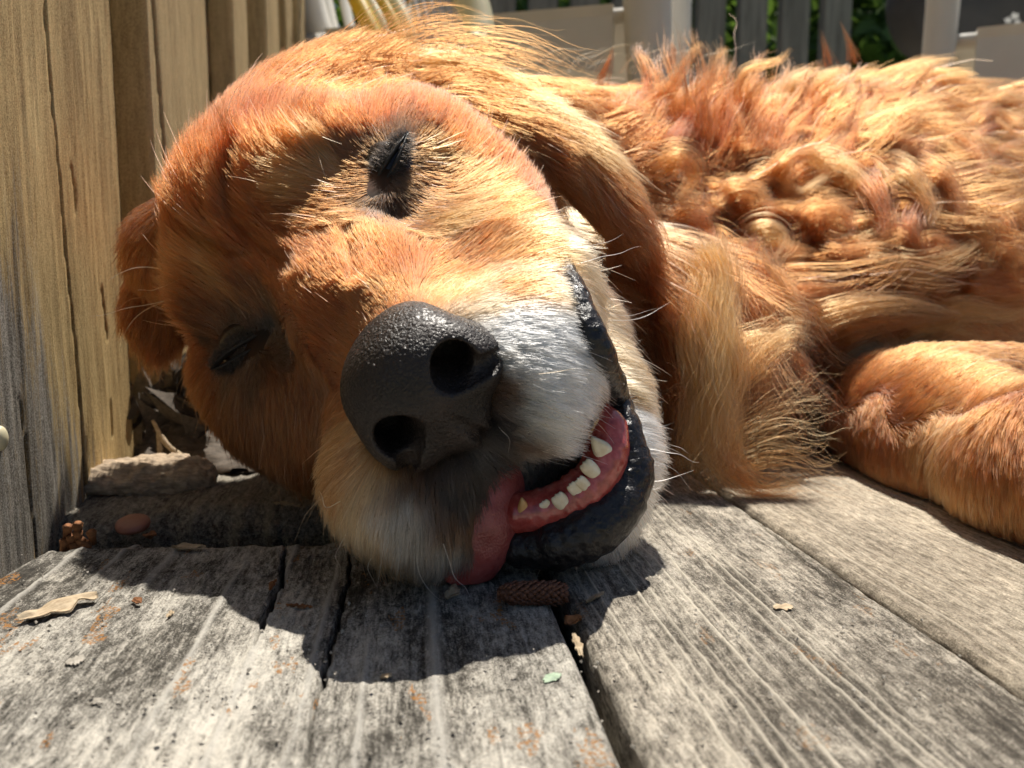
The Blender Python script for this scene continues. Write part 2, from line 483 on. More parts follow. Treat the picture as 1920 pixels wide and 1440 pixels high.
# ================================================================== THE DOG: volumes
class Field:
    """a sampled signed distance field that smooth primitives are added to"""
    def __init__(s, lo, hi, h):
        s.lo = np.asarray(lo, float); s.h = h
        s.n = np.ceil((np.asarray(hi) - s.lo) / h).astype(int) + 1
        s.a = np.full(s.n, .05, np.float32)
    def sub(s, c, R):
        i0 = np.clip(((c - R - s.lo) / s.h).astype(int), 0, s.n - 1); i1 = np.clip(((c + R - s.lo) / s.h).astype(int) + 2, 1, s.n)
        if (i1 <= i0).any(): return None
        sl = tuple(slice(a, b) for a, b in zip(i0, i1))
        g = [s.lo[k] + s.h * np.arange(i0[k], i1[k]) for k in range(3)]
        return sl, np.stack(np.meshgrid(*g, indexing='ij'), -1).astype(np.float32)
    def comb(s, sl, d, k, op):
        a = s.a[sl]
        if op == 'u':
            hh = np.maximum(k - np.abs(a - d), 0) / k
            s.a[sl] = np.minimum(a, d) - hh * hh * k * .25
        else:
            d = -d
            hh = np.maximum(k - np.abs(a - d), 0) / k
            s.a[sl] = np.maximum(a, d) + hh * hh * k * .25
    def ell(s, c, r, R=None, k=.012, op='u'):
        c = np.asarray(c, float); r = np.asarray(r, float)
        q = s.sub(c, r.max() + k + .012)
        if q is None: return
        sl, P = q
        p = P - c.astype(np.float32)
        if R is not None: p = p @ np.asarray(R, np.float32)
        k0 = np.linalg.norm(p / r, axis=-1); k1 = np.linalg.norm(p / (r * r), axis=-1)
        d = np.where(k1 > 1e-6, k0 * (k0 - 1) / np.maximum(k1, 1e-6), -r.min())
        s.comb(sl, d.astype(np.float32), k, op)
    def cap(s, a, b, ra, rb, k=.012, op='u', squash=None):
        a = np.asarray(a, float); b = np.asarray(b, float)
        c = (a + b) / 2; R = np.linalg.norm(b - a) / 2 + max(ra, rb) * (1.0 if squash is None else 1.0) + k + .012
        q = s.sub(c, R)
        if q is None: return
        sl, P = q
        ab = b - a; t = np.clip(((P - a) @ ab) / (ab @ ab), 0, 1)
        v = P - a - t[..., None] * ab
        if squash is not None:      # (axis, factor): the section is thinner along axis
            ax = np.asarray(squash[0], float); ax /= np.linalg.norm(ax)
            w = v @ ax
            v = v + (w * (1 / squash[1] - 1))[..., None] * ax
            d = (np.linalg.norm(v, axis=-1) - (ra + t * (rb - ra)))
            d = d * np.where(d > 0, squash[1] ** .5, squash[1] ** .5)
        else:
            d = np.linalg.norm(v, axis=-1) - (ra + t * (rb - ra))
        s.comb(sl, d.astype(np.float32), k, op)
    def chain(s, pts, rad, k=.012, op='u', squash=None):
        for i in range(len(pts) - 1): s.cap(pts[i], pts[i + 1], rad[i], rad[i + 1], k, op, squash)
    def mesh(s, smooth=3):
        a = s.a; n = np.array(a.shape)
        ins = a < 0
        c = np.zeros(n - 1, np.uint8)
        for dx in (0, 1):
            for dy in (0, 1):
                for dz in (0, 1): c += ins[dx:n[0] - 1 + dx, dy:n[1] - 1 + dy, dz:n[2] - 1 + dz]
        act = (c > 0) & (c < 8)
        ids = np.full(act.shape, -1, np.int64); cells = np.argwhere(act); ids[act] = np.arange(len(cells))
        acc = np.zeros((len(cells), 3)); cnt = np.zeros(len(cells))
        cor = [(x, y, z) for x in (0, 1) for y in (0, 1) for z in (0, 1)]
        for p in cor:
            for ax in range(3):
                if p[ax]: continue
                q = list(p); q[ax] = 1
                v0 = a[tuple((cells + p).T)]; v1 = a[tuple((cells + q).T)]
                m = (v0 < 0) != (v1 < 0)
                t = np.where(m, v0 / np.where(m, v0 - v1, 1), 0)
                pt = np.tile(np.asarray(p, float), (len(cells), 1)); pt[:, ax] += t
                acc[m] += pt[m]; cnt[m] += 1
        V = s.lo + s.h * (cells + acc / cnt[:, None])
        Q = []
        for ax in range(3):
            b1, b2 = [(1, 2), (2, 0), (0, 1)][ax]
            sl0 = [slice(1, -1)] * 3; sl1 = [slice(1, -1)] * 3
            sl0[ax] = slice(0, -1); sl1[ax] = slice(1, None)
            x0, x1 = ins[tuple(sl0)], ins[tuple(sl1)]
            e = np.argwhere(x0 != x1); 
            off = np.ones(3, int); off[ax] = 0
            base = e + off
            fl = x0[tuple(e.T)]
            def idc(d1, d2):
                q = base.copy(); q[:, b1] += d1; q[:, b2] += d2
                return ids[tuple(q.T)]
            q4 = np.stack([idc(-1, -1), idc(0, -1), idc(0, 0), idc(-1, 0)], 1)
            q4[~fl] = q4[~fl][:, ::-1]
            Q.append(q4)
        Q = np.vstack(Q); Q = Q[(Q >= 0).all(1)]
        E = np.vstack([Q[:, [0, 1]], Q[:, [1, 2]], Q[:, [2, 3]], Q[:, [3, 0]]])
        deg = np.bincount(E.ravel(), minlength=len(V)).astype(float)
        for it in range(smooth):
            S = np.zeros_like(V)
            for ax in range(3):
                S[:, ax] = np.bincount(E[:, 0], V[E[:, 1], ax], len(V)) + np.bincount(E[:, 1], V[E[:, 0], ax], len(V))
            S /= np.maximum(deg, 1)[:, None]
            V = V + (.5 if it % 2 == 0 else -.42) * (S - V)
        return V, Q
def vnormals(V, Q):
    n = np.cross(V[Q[:, 2]] - V[Q[:, 0]], V[Q[:, 3]] - V[Q[:, 1]])
    N = np.zeros_like(V)
    for k in range(4):
        for ax in range(3): N[:, ax] += np.bincount(Q[:, k], n[:, ax], len(V))
    return N / (np.linalg.norm(N, axis=1)[:, None] + 1e-12)

# ================================================================== BEHIND THE DOG
def plastic(name, col, rough=.45):
    t = NT(name); c = t.coords()
    n = t.noise(c, 25, 4); n2 = t.noise(c, 600, 3)
    cc = t.mix(n, tuple(x * .82 for x in col), col)
    return t.bsdf(t.mix(t.math('MULTIPLY', n2, .25), cc, tuple(x * .6 for x in col)), rough, t.bump(n2, .12, .001))
M_resin = plastic('weathered_resin', (.80, .765, .69))
def bev(name, x0, x1, y0, y1, z0, z1, b, mat, parent, M=None):
    V, F = box_vf(x0, x1, y0, y1, z0, z1, b)
    V = np.array(V)
    if M is not None: V = np.array([M @ Vector(v) for v in V])
    return child(name, mesh_np(name, V, F, mat, False), parent)
def sweep(name, pts, rad, mat, parent, M=None, n=14, flat=None):
    P = spline(pts, 28)
    V, F = tube_vf(P, np.interp(np.linspace(0, 1, 28), np.linspace(0, 1, len(np.atleast_1d(rad))), np.atleast_1d(rad)), n, True, flat)
    V = np.array(V)
    if M is not None: V = np.array([M @ Vector(v) for v in V])
    return child(name, mesh_np(name, V, F, mat), parent)
def resin_chair(corner, ang, label, sx, S=.415, lw=1.0):
    """a moulded garden chair; local origin = foot of the near front leg, +x along the near side towards the back, +y to the far side"""
    M = Matrix.Translation(Vector((*corner, 0.0))) @ Matrix.Rotation(ang, 4, 'Z') @ Matrix.Diagonal((1, sx, 1, 1))
    t = empty('garden_chair', tuple(corner) + (0.0,))
    tag(t, label, 'chair', 'weathered garden chairs at the back of the deck')
    W, D = .44, .44
    # seat: a dished slab
    xs = np.linspace(.0, D, 14); ys = np.linspace(0, W, 14); V = []
    for z in (0, 1):
        for x in xs:
            for y in ys:
                u, v = x / D * 2 - 1, y / W * 2 - 1
                V.append((x, y, S - .016 * (1 - u * u) * (1 - v * v) - .012 * z - .015 * max(u, 0)))
    F = []
    for z in (0, 1):
        for i in range(13):
            for j in range(13):
                a = z * 196 + i * 14 + j
                F.append((a, a + 1, a + 15, a + 14) if z else (a, a + 14, a + 15, a + 1))
    r = [i * 14 for i in range(14)] + [13 * 14 + j for j in range(1, 14)] + [i * 14 + 13 for i in range(12, -1, -1)] + [j for j in range(12, 0, -1)]
    F += [(r[k], 196 + r[k], 196 + r[(k + 1) % len(r)], r[(k + 1) % len(r)]) for k in range(len(r))]
    child('seat', mesh_np('seat', np.array([M @ Vector(v) for v in V]), F, M_resin), t)
    # aprons with a rolled top lip
    for nm, a, b in (('apron', (.04, .004), (D - .02, .004)), ('apron', (.04, W - .004), (D - .02, W - .004)), ('apron', (.004, .05), (.004, W - .05))):
        L = math.hypot(b[0] - a[0], b[1] - a[1]); dx, dy = (b[0] - a[0]) / L, (b[1] - a[1]) / L
        V = []; n = 12
        for i in range(n + 1):
            s = i / n; h = .075 - .022 * math.sin(math.pi * s)
            px, py = a[0] + dx * L * s, a[1] + dy * L * s
            for (o, z) in ((-.010, S + .004), (.010, S + .004), (.006, S - .008), (.004, S - h), (-.004, S - h), (-.006, S - .008)):
                V.append((px - dy * o, py + dx * o, z))
        F = [(i * 6 + k, i * 6 + (k + 1) % 6, (i + 1) * 6 + (k + 1) % 6, (i + 1) * 6 + k) for i in range(n) for k in range(6)]
        F += [tuple(range(6))[::-1], tuple(n * 6 + k for k in range(6))]
        child(nm, mesh_np(nm, np.array([M @ Vector(v) for v in V]), F, M_resin, False), t)
    # legs, front ones carry on up into the arms
    for (lx, ly, ox, oy, top) in ((.0, .0, -.03, -.02, .62), (.0, W, -.03, .02, .62), (D, .02, .05, -.02, S), (D, W - .02, .05, .02, S)):
        V = []; n = 10
        for i in range(n + 1):
            z = top * i / n; k = max(0, 1 - z / S)
            cx, cy = lx + ox * k, ly + oy * k
            w = (.018 + .010 * min(1, z / S)) * lw; d = (.015 + .008 * min(1, z / S)) * lw
            for (a, b) in ((-1, -.6), (-.6, -1), (.6, -1), (1, -.6), (1, .6), (.6, 1), (-.6, 1), (-1, .6)): V.append((cx + a * w, cy + b * d, z))
        F = [(i * 8 + k, i * 8 + (k + 1) % 8, (i + 1) * 8 + (k + 1) % 8, (i + 1) * 8 + k) for i in range(n) for k in range(8)]
        F += [tuple(range(8))[::-1], tuple(n * 8 + k for k in range(8))]
        child('leg', mesh_np('leg', np.array([M @ Vector(v) for v in V]), F, M_resin), t)
    for y in (0.0, W):
        s = -1 if y == 0 else 1
        sweep('armrest', [(-.02, y, .60), (-.03, y, .635), (.08, y + .01 * s, .65), (.28, y + .01 * s, .64), (D, y, .60), (D + .02, y - .02 * s, .50), (D + .0, y - .02 * s, S - .01)], [.020, .022, .026, .026, .022, .020, .022], M_resin, t, M, 12)
    # back: frame and upright slats
    sweep('back_frame', [(D, .03, S - .01), (D + .06, .03, .62), (D + .12, .05, .80), (D + .14, W / 2, .86), (D + .12, W - .05, .80), (D + .06, W - .03, .62), (D, W - .03, S - .01)], [.018] * 7, M_resin, t, M, 12)
    for k in range(5):
        y = .09 + k * (W - .18) / 4
        sweep('slat', [(D + .005, y, S - .01), (D + .055, y, .62), (D + .12, y, .83)], [.016] * 3, M_resin, t, M, 10, ((1, 0, 0), .35))
    return t
c1 = at(1212, 60, .99); c2 = at(1764, 70, 1.04)
resin_chair((c1[0], c1[1]), math.atan2(.37, -.93), 'beige plastic garden chair directly behind the dog, its side rail sloping', -1, .418)
resin_chair((c2[0], c2[1]), math.radians(-30), 'beige plastic garden chair at the right edge holding a black bag', 1, .398, .68)

# black bag on the right-hand chair
t = NT('black_nylon'); c = t.coords()
bagm = t.bsdf(t.mix(t.noise(c, 30), (.012, .012, .014), (.03, .03, .034)), .6, t.bump(t.noise(c, 900, 2), .3, .0006))
bag = empty('bag', tuple(at(1810, 70, 1.3))); tag(bag, 'black fabric bag with a small white mark on the right chair', 'bag')
bf = Field(at(1850, 20, 1.36) - np.array([.19, .13, .14]), at(1850, 20, 1.36) + np.array([.22, .13, .20]), .006)
b0 = at(1830, 30, 1.36)
bf.ell(b0 + [.0, 0, .02], (.15, .075, .10), None, .04); bf.ell(b0 + [.07, 0, .06], (.11, .07, .11), None, .04); bf.ell(b0 + [-.07, -.01, -.01], (.07, .06, .065), None, .03)
V, F = bf.mesh(4); V = V + .004 * np.stack([fbm(V, 22, 3, k) for k in range(3)], 1)
child('bag_body', mesh_np('bag_body', V, F, bagm), bag)
sweep('strap', [b0 + [-.10, -.05, .06], b0 + [-.04, -.085, .09], b0 + [.06, -.09, .12], b0 + [.12, -.06, .15]], [.010] * 4, bagm, bag, None, 10, (-fw, .3))
wm = simple('white_print', (.7, .7, .7), .6)
bb = BVHTree.FromPolygons([Vector(v) for v in V], [tuple(int(i) for i in q) for q in F])
V2, F2 = [], []
for px, py, r, a0 in ((1890, 38, 9, .3), (1903, 30, 10, 1.2), (1908, 42, 8, 2.4)):
    ring = []
    for k in range(10):
        a = 2 * math.pi * k / 10; rr = r * (1 if k % 2 else .62)
        d = Vector(ray(px + rr * math.cos(a + a0), py + rr * .8 * math.sin(a + a0))); h = bb.ray_cast(Vector(CAM), d.normalized(), 5)
        p = (h[0] - d.normalized() * .003) if h[0] is not None else Vector(at(px, py, 1.27))
        ring.append(len(V2)); V2.append(tuple(p))
    F2.append(tuple(ring[::-1]))
n2 = len(V2); V2 += [tuple(np.array(v) + ray(1900, 36) * .001) for v in V2]
for f in list(F2):
    g = list(f)
    F2 += [(g[(k + 1) % 10], g[k], g[k] + n2, g[(k + 1) % 10] + n2) for k in range(10)]
child('mark', mesh_np('mark', V2, F2, wm, False), bag)

# yellow and white beach chair beyond the dog's head
def thin_plastic(name, col):
    t = NT(name); c = t.coords(); n = t.noise(c, 30)
    d = t.n('ShaderNodeBsdfPrincipled'); tr = t.n('ShaderNodeBsdfTranslucent'); mx = t.n('ShaderNodeMixShader')
    cc = t.mix(n, tuple(x * .9 for x in col), col)
    t.l(cc, d.inputs['Base Color']); d.inputs['Roughness'].default_value = .4; t.l(cc, tr.inputs[0]); mx.inputs[0].default_value = .5
    t.l(d.outputs[0], mx.inputs[1]); t.l(tr.outputs[0], mx.inputs[2]); t.l(mx.outputs[0], t.out.inputs[0])
    return t.m
M_yel = thin_plastic('yellow_plastic', (.88, .68, .14)); M_crm = thin_plastic('cream_plastic', (.92, .88, .66)); M_wht = thin_plastic('white_webbing', (.88, .88, .88))
bc = empty('beach_chair', tuple(at(760, 60, .9) * [1, 1, 0])); tag(bc, 'yellow and white beach chair with ribbed back behind the head', 'chair')
def A(px, py, z): return tuple(at(px, py, z * .62))
sweep('side_rail', [A(640, -70, 1.5), A(665, -10, 1.47), A(695, 50, 1.44), A(730, 120, 1.42), A(770, 230, 1.40), A(820, 700, 1.40)], [.010] * 6, M_yel, bc, None, 12)
sweep('side_rail', [A(848, -60, 1.46), A(880, -5, 1.44), A(897, 35, 1.42), A(902, 75, 1.40), A(895, 140, 1.39), A(905, 700, 1.39)], [.019, .019, .016, .014, .012, .010], M_crm, bc, None, 14, (-fw, .5))
for k in range(3):
    x = 690 + k * 24
    sweep('slat', [A(x - 28, -50, 1.50), A(x, 0, 1.48), A(x + 22, 40, 1.46), A(x + 45, 100, 1.44)], [.0066] * 4, [M_crm, M_yel, M_crm][k], bc, None, 12, (-fw, .4))
for k in range(6):
    x = 780 + k * 15
    sweep('rib', [A(x - 22, -60, 1.47), A(x - 4, 0, 1.45), A(x + 8, 60, 1.43), A(x + 14, 120, 1.42)], [.0044] * 4, M_wht, bc, None, 12)
sweep('cross_bar', [A(660, 130, 1.43), A(780, 135, 1.42), A(895, 130, 1.40)], [.0075] * 3, M_crm, bc, None, 10)

# grey picket fence at the far edge of the deck
t = NT('grey_picket'); tc = t.n('ShaderNodeTexCoord'); mp = t.n('ShaderNodeMapping'); t.l(tc.outputs['Object'], mp.inputs[0]); mp.inputs['Scale'].default_value = (1, 1, .08)
M_pick = t.bsdf(t.ramp(t.noise(mp.outputs[0], 60, 5, .65), [(.3, (.12, .11, .095)), (.7, (.27, .255, .225))]), .85, t.bump(t.noise(mp.outputs[0], 200), .5, .002))
pk = empty('picket_fence', tuple(at(1250, 300, 2.55) * [1, 1, 0])); tag(pk, 'grey picket fence with gaps showing greenery at the back', 'fence')
xs_ = [1590 - 78 * k for k in range(0, 10)]
for k, px in enumerate(xs_):
    p = at(px, 60, 2.55)
    V, F = box_vf(p[0] - .088, p[0], p[1] - .02, p[1] + .02, -.10, 1.25 + .01 * (k % 3), .004)
    child('picket', mesh_np('picket', V, F, M_pick, False), pk)
p0, p1 = at(xs_[-1] - 60, 60, 2.55), at(1592, 60, 2.55)
for z in (.02, 1.05):
    V, F = box_vf(p0[0], p1[0], 0, .04, z, z + .09, .003)
    V = np.array(V); V[:, 1] += np.interp(V[:, 0], [p0[0], p1[0]], [p0[1], p1[1]]) + .0225
    child('rail', mesh_np('rail', V, F, M_pick, False), pk)

# trees beyond the fence
t = NT('leaf'); c = t.coords(); ob = t.n('ShaderNodeObjectInfo')
lf = t.n('ShaderNodeBsdfPrincipled'); tr = t.n('ShaderNodeBsdfTranslucent'); mx = t.n('ShaderNodeMixShader')
lc_ = t.ramp(t.noise(c, 5, 3), [(.3, (.045, .095, .018)), (.7, (.11, .19, .035))])
t.l(lc_, lf.inputs['Base Color']); lf.inputs['Roughness'].default_value = .5
t.l(t.mix(.5, lc_, (.16, .26, .03)), tr.inputs[0]); mx.inputs[0].default_value = .4
t.l(lf.outputs[0], mx.inputs[1]); t.l(tr.outputs[0], mx.inputs[2]); t.l(mx.outputs[0], t.out.inputs[0]); M_leaf = t.m
M_bark = simple('tree_bark', (.11, .085, .065), .9, .4, 12, .6)
def tree(x, y, h, r, nleaf, label, seed):
    rg = np.random.default_rng(seed)
    e = empty('tree', (x, y, -.45)); tag(e, label, 'tree', 'trees beyond the deck')
    V, F = tube_vf(spline([(x, y, -.46), (x + .03, y, h * .25), (x - .05, y + .05, h * .55), (x, y, h * .9)], 16), np.linspace(.10, .03, 16), 10)
    tr_ = child('trunk', mesh_np('trunk', V, F, M_bark), e)
    for k in range(6):
        z = h * (.2 + .1 * k); a = rg.random() * 6.28; L = r * (.6 + .4 * rg.random())
        V, F = tube_vf(spline([(x, y, z), (x + math.cos(a) * L * .5, y + math.sin(a) * L * .5, z + L * .25), (x + math.cos(a) * L, y + math.sin(a) * L, z + L * .5)], 8), np.linspace(.04, .012, 8), 6)
        child('limb', mesh_np('limb', V, F, M_bark), tr_)
    nc = 60
    cc = rg.normal(0, 1, (nc, 3)); cc /= np.linalg.norm(cc, axis=1)[:, None]; cc *= (rg.random((nc, 1)) ** .45) * [r, r, h * .42]; cc += [x, y, h * .52]
    own = rg.integers(0, nc, nleaf)
    P = cc[own] + rg.normal(0, r * .16, (nleaf, 3))
    n = rg.normal(0, 1, (nleaf, 3)) + [0, 0, .6]; n /= np.linalg.norm(n, axis=1)[:, None]
    a = np.cross(n, rg.normal(0, 1, (nleaf, 3))); a /= np.linalg.norm(a, axis=1)[:, None]; b = np.cross(n, a)
    s = (.035 + .03 * rg.random((nleaf, 1)))
    V = np.stack([P - a * s, P + b * s * .5 + n * s * .1, P + a * s, P - b * s * .5 + n * s * .1], 1).reshape(-1, 3)
    child('crown', mesh_np('crown', V, np.arange(nleaf * 4).reshape(-1, 4), M_leaf, False), e)
for px, z, h, r, n, lab, sd in ((1640, 3.6, 1.9, .55, 9000, 'bright green bushy tree right of the picket fence', 3), (1440, 5.2, 3.2, .85, 7000, 'light green tree seen through the gaps of the pickets', 5),
                              (1150, 5.0, 3.0, .95, 12000, 'dark green tree behind the left pickets', 6), (860, 5.6, 3.4, 1.1, 12000, 'dark green tree behind the beach chair', 8), (1850, 4.6, 2.8, .9, 10000, 'dense green tree behind the right garden chair', 9)):
    p = at(px, 300, z); tree(p[0], p[1], h, r, n, lab, sd)
# ================================================================== LITTER ON THE BOARDS
def chip_mesh(name, L, W, T, mat, seed, bend=.15, rag=.25, nx=22, ny=8):
    """a splinter or flake: an irregular bent slab lying along x"""
    V = []
    u = np.linspace(0, 1, nx)
    prof = np.sin(np.pi * np.clip(u, .02, .98)) ** .55
    e1 = prof * (1 + rag * vnoise(u * 9 + seed * 3.1, 1.0, seed)); e2 = prof * (1 + rag * vnoise(u * 11 + seed * 1.7, 1.0, seed + 9))
    for side in (1, -1):
        for i in range(nx):
            for j in range(ny):
                v = j / (ny - 1) * 2 - 1
                y = W / 2 * v * (e1[i] if v > 0 else e2[i]); x = (u[i] - .5) * L
                z = bend * L * (.25 - (u[i] - .5) ** 2) + T * .6 * vnoise(np.array([[x / W * 1.5 + seed, v * 1.2]]), 1.0, seed + 3)[0]
                th = T / 2 * max(.12, (1 - v * v)) ** .5 * max(.2, prof[i])
                V.append((x, y, z + side * th))
    n = nx * ny; F = []
    for i in range(nx - 1):
        for j in range(ny - 1):
            a = i * ny + j
            F.append((a, a + ny, a + ny + 1, a + 1)); F.append((n + a, n + a + 1, n + a + ny + 1, n + a + ny))
    ring = [i * ny for i in range(nx)] + [(nx - 1) * ny + j for j in range(1, ny)] + [i * ny + ny - 1 for i in range(nx - 2, -1, -1)] + [j for j in range(ny - 2, 0, -1)]
    F += [(ring[(k + 1) % len(ring)], n + ring[(k + 1) % len(ring)], n + ring[k], ring[k]) for k in range(len(ring))]
    V = np.array(V); V[:, 2] -= V[:, 2].min()
    return mesh_np(name, V, F, mat)
def wood_mat(name, lo, hi, sc_=60):
    t = NT(name); tc = t.n('ShaderNodeTexCoord'); mp = t.n('ShaderNodeMapping'); t.l(tc.outputs['Object'], mp.inputs[0]); mp.inputs['Scale'].default_value = (.12, 1, 1)
    f = t.math('ADD', t.math('MULTIPLY', t.noise(mp.outputs[0], 900, 5, .7), .6), t.math('MULTIPLY', t.noise(tc.outputs['Object'], 300, 4, .6), .4))
    return t.bsdf(t.ramp(f, [(.32, lo), (.66, hi)]), .85, t.bump(f, .8, .0006))
M_splint = wood_mat('pale_splinter', (.22, .15, .08), (.62, .50, .34))
M_flake = wood_mat('grey_flake', (.20, .18, .15), (.50, .46, .39))
M_husk = wood_mat('brown_husk', (.10, .035, .012), (.36, .15, .05))
M_dead = wood_mat('dead_leaf', (.035, .026, .019), (.15, .12, .09))
M_green = wood_mat('green_flake', (.22, .30, .20), (.42, .52, .38))
M_barkp = wood_mat('crumbled_bark', (.10, .07, .045), (.58, .45, .31))
def lay(px, py, px2, py2, w, t_, mat, name, label, cat, seed, bend=.1, rag=.3, h=.0004, tilt=0.0, group=None):
    a, b = ground(px, py, h), ground(px2, py2, h)
    L = np.linalg.norm(b - a)
    o = link(name, chip_mesh(name, L, w, t_, mat, seed, bend, rag))
    o.location = (a + b) / 2; o.rotation_euler = (tilt, 0, math.atan2(b[1] - a[1], b[0] - a[0]))
    return tag(o, label, cat, group)
lay(34, 1168, 182, 1122, .0065, .0018, M_splint, 'wood_splinter', 'large pale wood splinter lying on the left board', 'splinter', 3, .05, .45)
lay(322, 1029, 386, 1030, .0035, .0010, M_splint, 'wood_splinter', 'thin pale splinter at the broken end of the left board', 'splinter', 5, .03)
lay(512, 946, 562, 952, .0014, .0010, M_splint, 'twig', 'thin pale twig in the shade beside the dog cheek', 'twig', 6, .05)
lay(122, 1246, 160, 1238, .0036, .0007, M_flake, 'bark_flake', 'pale bark flake below the large splinter', 'flake', 7, .05, .5)
lay(170, 1324, 196, 1316, .0020, .0007, M_flake, 'bark_flake', 'small grey flake near the bottom left corner', 'flake', 8, .15, .5)
lay(250, 1126, 264, 1136, .0018, .0009, M_husk, 'seed_husk', 'tiny brown husk right of the large splinter', 'husk', 9, .2, .5)
lay(313, 1160, 326, 1148, .0012, .0006, M_splint, 'wood_splinter', 'tiny pale splinter in the middle of the left board', 'splinter', 10, .1, .4)
lay(505, 1110, 518, 1088, .0016, .0008, M_husk, 'seed_husk', 'brown husk lying beside the left crack', 'husk', 11, .1, .3)
lay(536, 1138, 586, 1142, .0012, .0008, M_husk, 'twig', 'thin reddish twig between the two cracks', 'twig', 12, .02, .2)
lay(838, 1126, 856, 1104, .0030, .0012, M_splint, 'wood_splinter', 'stubby tan splinter just below the tongue', 'splinter', 13, .1, .5)
lay(712, 1274, 734, 1268, .0026, .0007, M_splint, 'bark_flake', 'small tan flake at the edge of the head shadow', 'flake', 14, .1, .5)
lay(1024, 1268, 1046, 1276, .0042, .0006, M_green, 'lichen_flake', 'pale green lichen flake left of the board gap', 'flake', 15, .1, .5)
lay(1100, 1132, 1132, 1116, .0024, .0009, M_splint, 'wood_splinter', 'tan splinter right of the cone', 'splinter', 16, .12, .5)
lay(1452, 1142, 1486, 1138, .0034, .0006, M_splint, 'bark_flake', 'tan flake alone on the ridged board', 'flake', 17, .1, .6)
lay(1060, 1178, 1090, 1160, .0034, .0016, M_husk, 'seed_husk', 'curled orange husk caught in the board gap', 'husk', 18, .25, .5)
lay(1074, 1190, 1092, 1236, .0020, .0010, M_splint, 'wood_splinter', 'pale sliver wedged in the board gap', 'splinter', 19, .05, .4)
lay(272, 1016, 292, 1006, .0040, .0016, M_husk, 'seed_husk', 'reddish chip beside the brown disc', 'husk', 20, .1, .4, -.004)
rs = np.random.default_rng(11)
# crumbs: uncountable
V, F = [], []
for k in range(520):
    px, py = rs.uniform(20, 1000), rs.uniform(1040, 1430)
    if rs.random() < .25: px, py = rs.uniform(1060, 1850), rs.uniform(1080, 1430)
    g = ground(px, py, .0012); r = rs.uniform(.00018, .0006)
    b0_ = len(V)
    for q in ((1, 0, 0), (-.8, .3, 0), (0, 1, .2), (0, -1, 0), (.2, 0, .8), (0, 0, -.8)): V.append(g + r * (np.array(q) + rs.normal(0, .25, 3)))
    F += [tuple(b0_ + i for i in f) for f in ((0, 2, 4), (2, 1, 4), (1, 3, 4), (3, 0, 4), (2, 0, 5), (1, 2, 5), (3, 1, 5), (0, 3, 5))]
tag(link('crumbs', mesh_np('crumbs', np.array(V), F, M_flake, False)), 'pale wood crumbs scattered over the boards', 'crumbs', kind='stuff')

# spruce cone in front of the mouth: core and overlapping scales
t = NT('cone_scale'); c = t.coords(); ob = t.n('ShaderNodeTexCoord')
M_cone = t.bsdf(t.ramp(t.noise(c, 700, 4), [(.3, (.05, .018, .010)), (.6, (.17, .065, .032)), (.8, (.36, .18, .09))]), .6, t.bump(t.noise(c, 2000), .6, .0004))
ca, cb_ = ground(932, 1112, .0034), ground(1056, 1112, .0034)
cone = empty('spruce_cone', tuple((ca + cb_) / 2)); tag(cone, 'small brown cone lying on the boards below the open mouth', 'cone')
ax_ = cb_ - ca; LC = np.linalg.norm(ax_); ax_ /= LC
e1_ = np.array([0, 0, 1.0]); e2_ = np.cross(ax_, e1_)
pts = [ca + ax_ * LC * s for s in np.linspace(0, 1, 12)]
rr_ = [.0032 * min(1, .45 + 3 * s, .5 + 3 * (1 - s)) for s in np.linspace(0, 1, 12)]
V, F = tube_vf(pts, np.array(rr_) * .85, 12)
child('core', mesh_np('core', V, F, M_cone), cone)
sc_me = None; V = []
for (x, y, z) in ((0, -.5, 0), (.55, -.42, .10), (1, 0, .22), (.55, .42, .10), (0, .5, 0), (.45, 0, .30), (.1, 0, -.12), (.8, 0, .02)): V.append((x, y, z))
sF = [(0, 1, 5), (1, 2, 5), (2, 3, 5), (3, 4, 5), (4, 0, 5), (1, 0, 6, 7), (2, 1, 7), (3, 2, 7), (4, 3, 7, 6), (0, 4, 6)]
sc_me = mesh_np('scale', np.array(V) * .0021, sF, M_cone)
for ring in range(17):
    s = .03 + .94 * ring / 16
    rad_ = np.interp(s, np.linspace(0, 1, 12), rr_) * .80
    for k in range(11):
        a = 2 * math.pi * (k + .5 * (ring % 2)) / 11 + rs.normal(0, .05)
        nrm_ = e1_ * math.cos(a) + e2_ * math.sin(a); tan_ = np.cross(nrm_, ax_)
        o = child('scale', sc_me, cone)
        R_ = Matrix(((ax_[0], tan_[0], nrm_[0]), (ax_[1], tan_[1], nrm_[1]), (ax_[2], tan_[2], nrm_[2]))).to_4x4()
        k_ = rs.uniform(.85, 1.15)
        o.matrix_basis = Matrix.Translation(Vector(ca + ax_ * LC * s + nrm_ * rad_)) @ R_ @ Matrix.Rotation(rs.normal(-.15, .12), 4, 'Y') @ Matrix.Diagonal((k_, k_, k_, 1))

# ---- the heap in the rotten corner
def lump(name, px, py, depth, rad, mat, label, cat, seed, rough=.25, fr=60, res=.0018, M3=None):
    c0 = at(px, py, depth); r = np.asarray(rad)
    f = Field(c0 - r * 1.5 - .004, c0 + r * 1.5 + .004, res); f.ell(c0, r, M3, .002)
    V, F = f.mesh(2); n = vnormals(V, F)
    V = V + n * (fbm(V, fr, 4, seed) * rough * r.min())[:, None]
    return tag(link(name, mesh_np(name, V, F, mat)), label, cat)
zb = ground(260, 915)[1]
def zd(px, py, h=0.0): return proj(ground(px, py, h))[2]
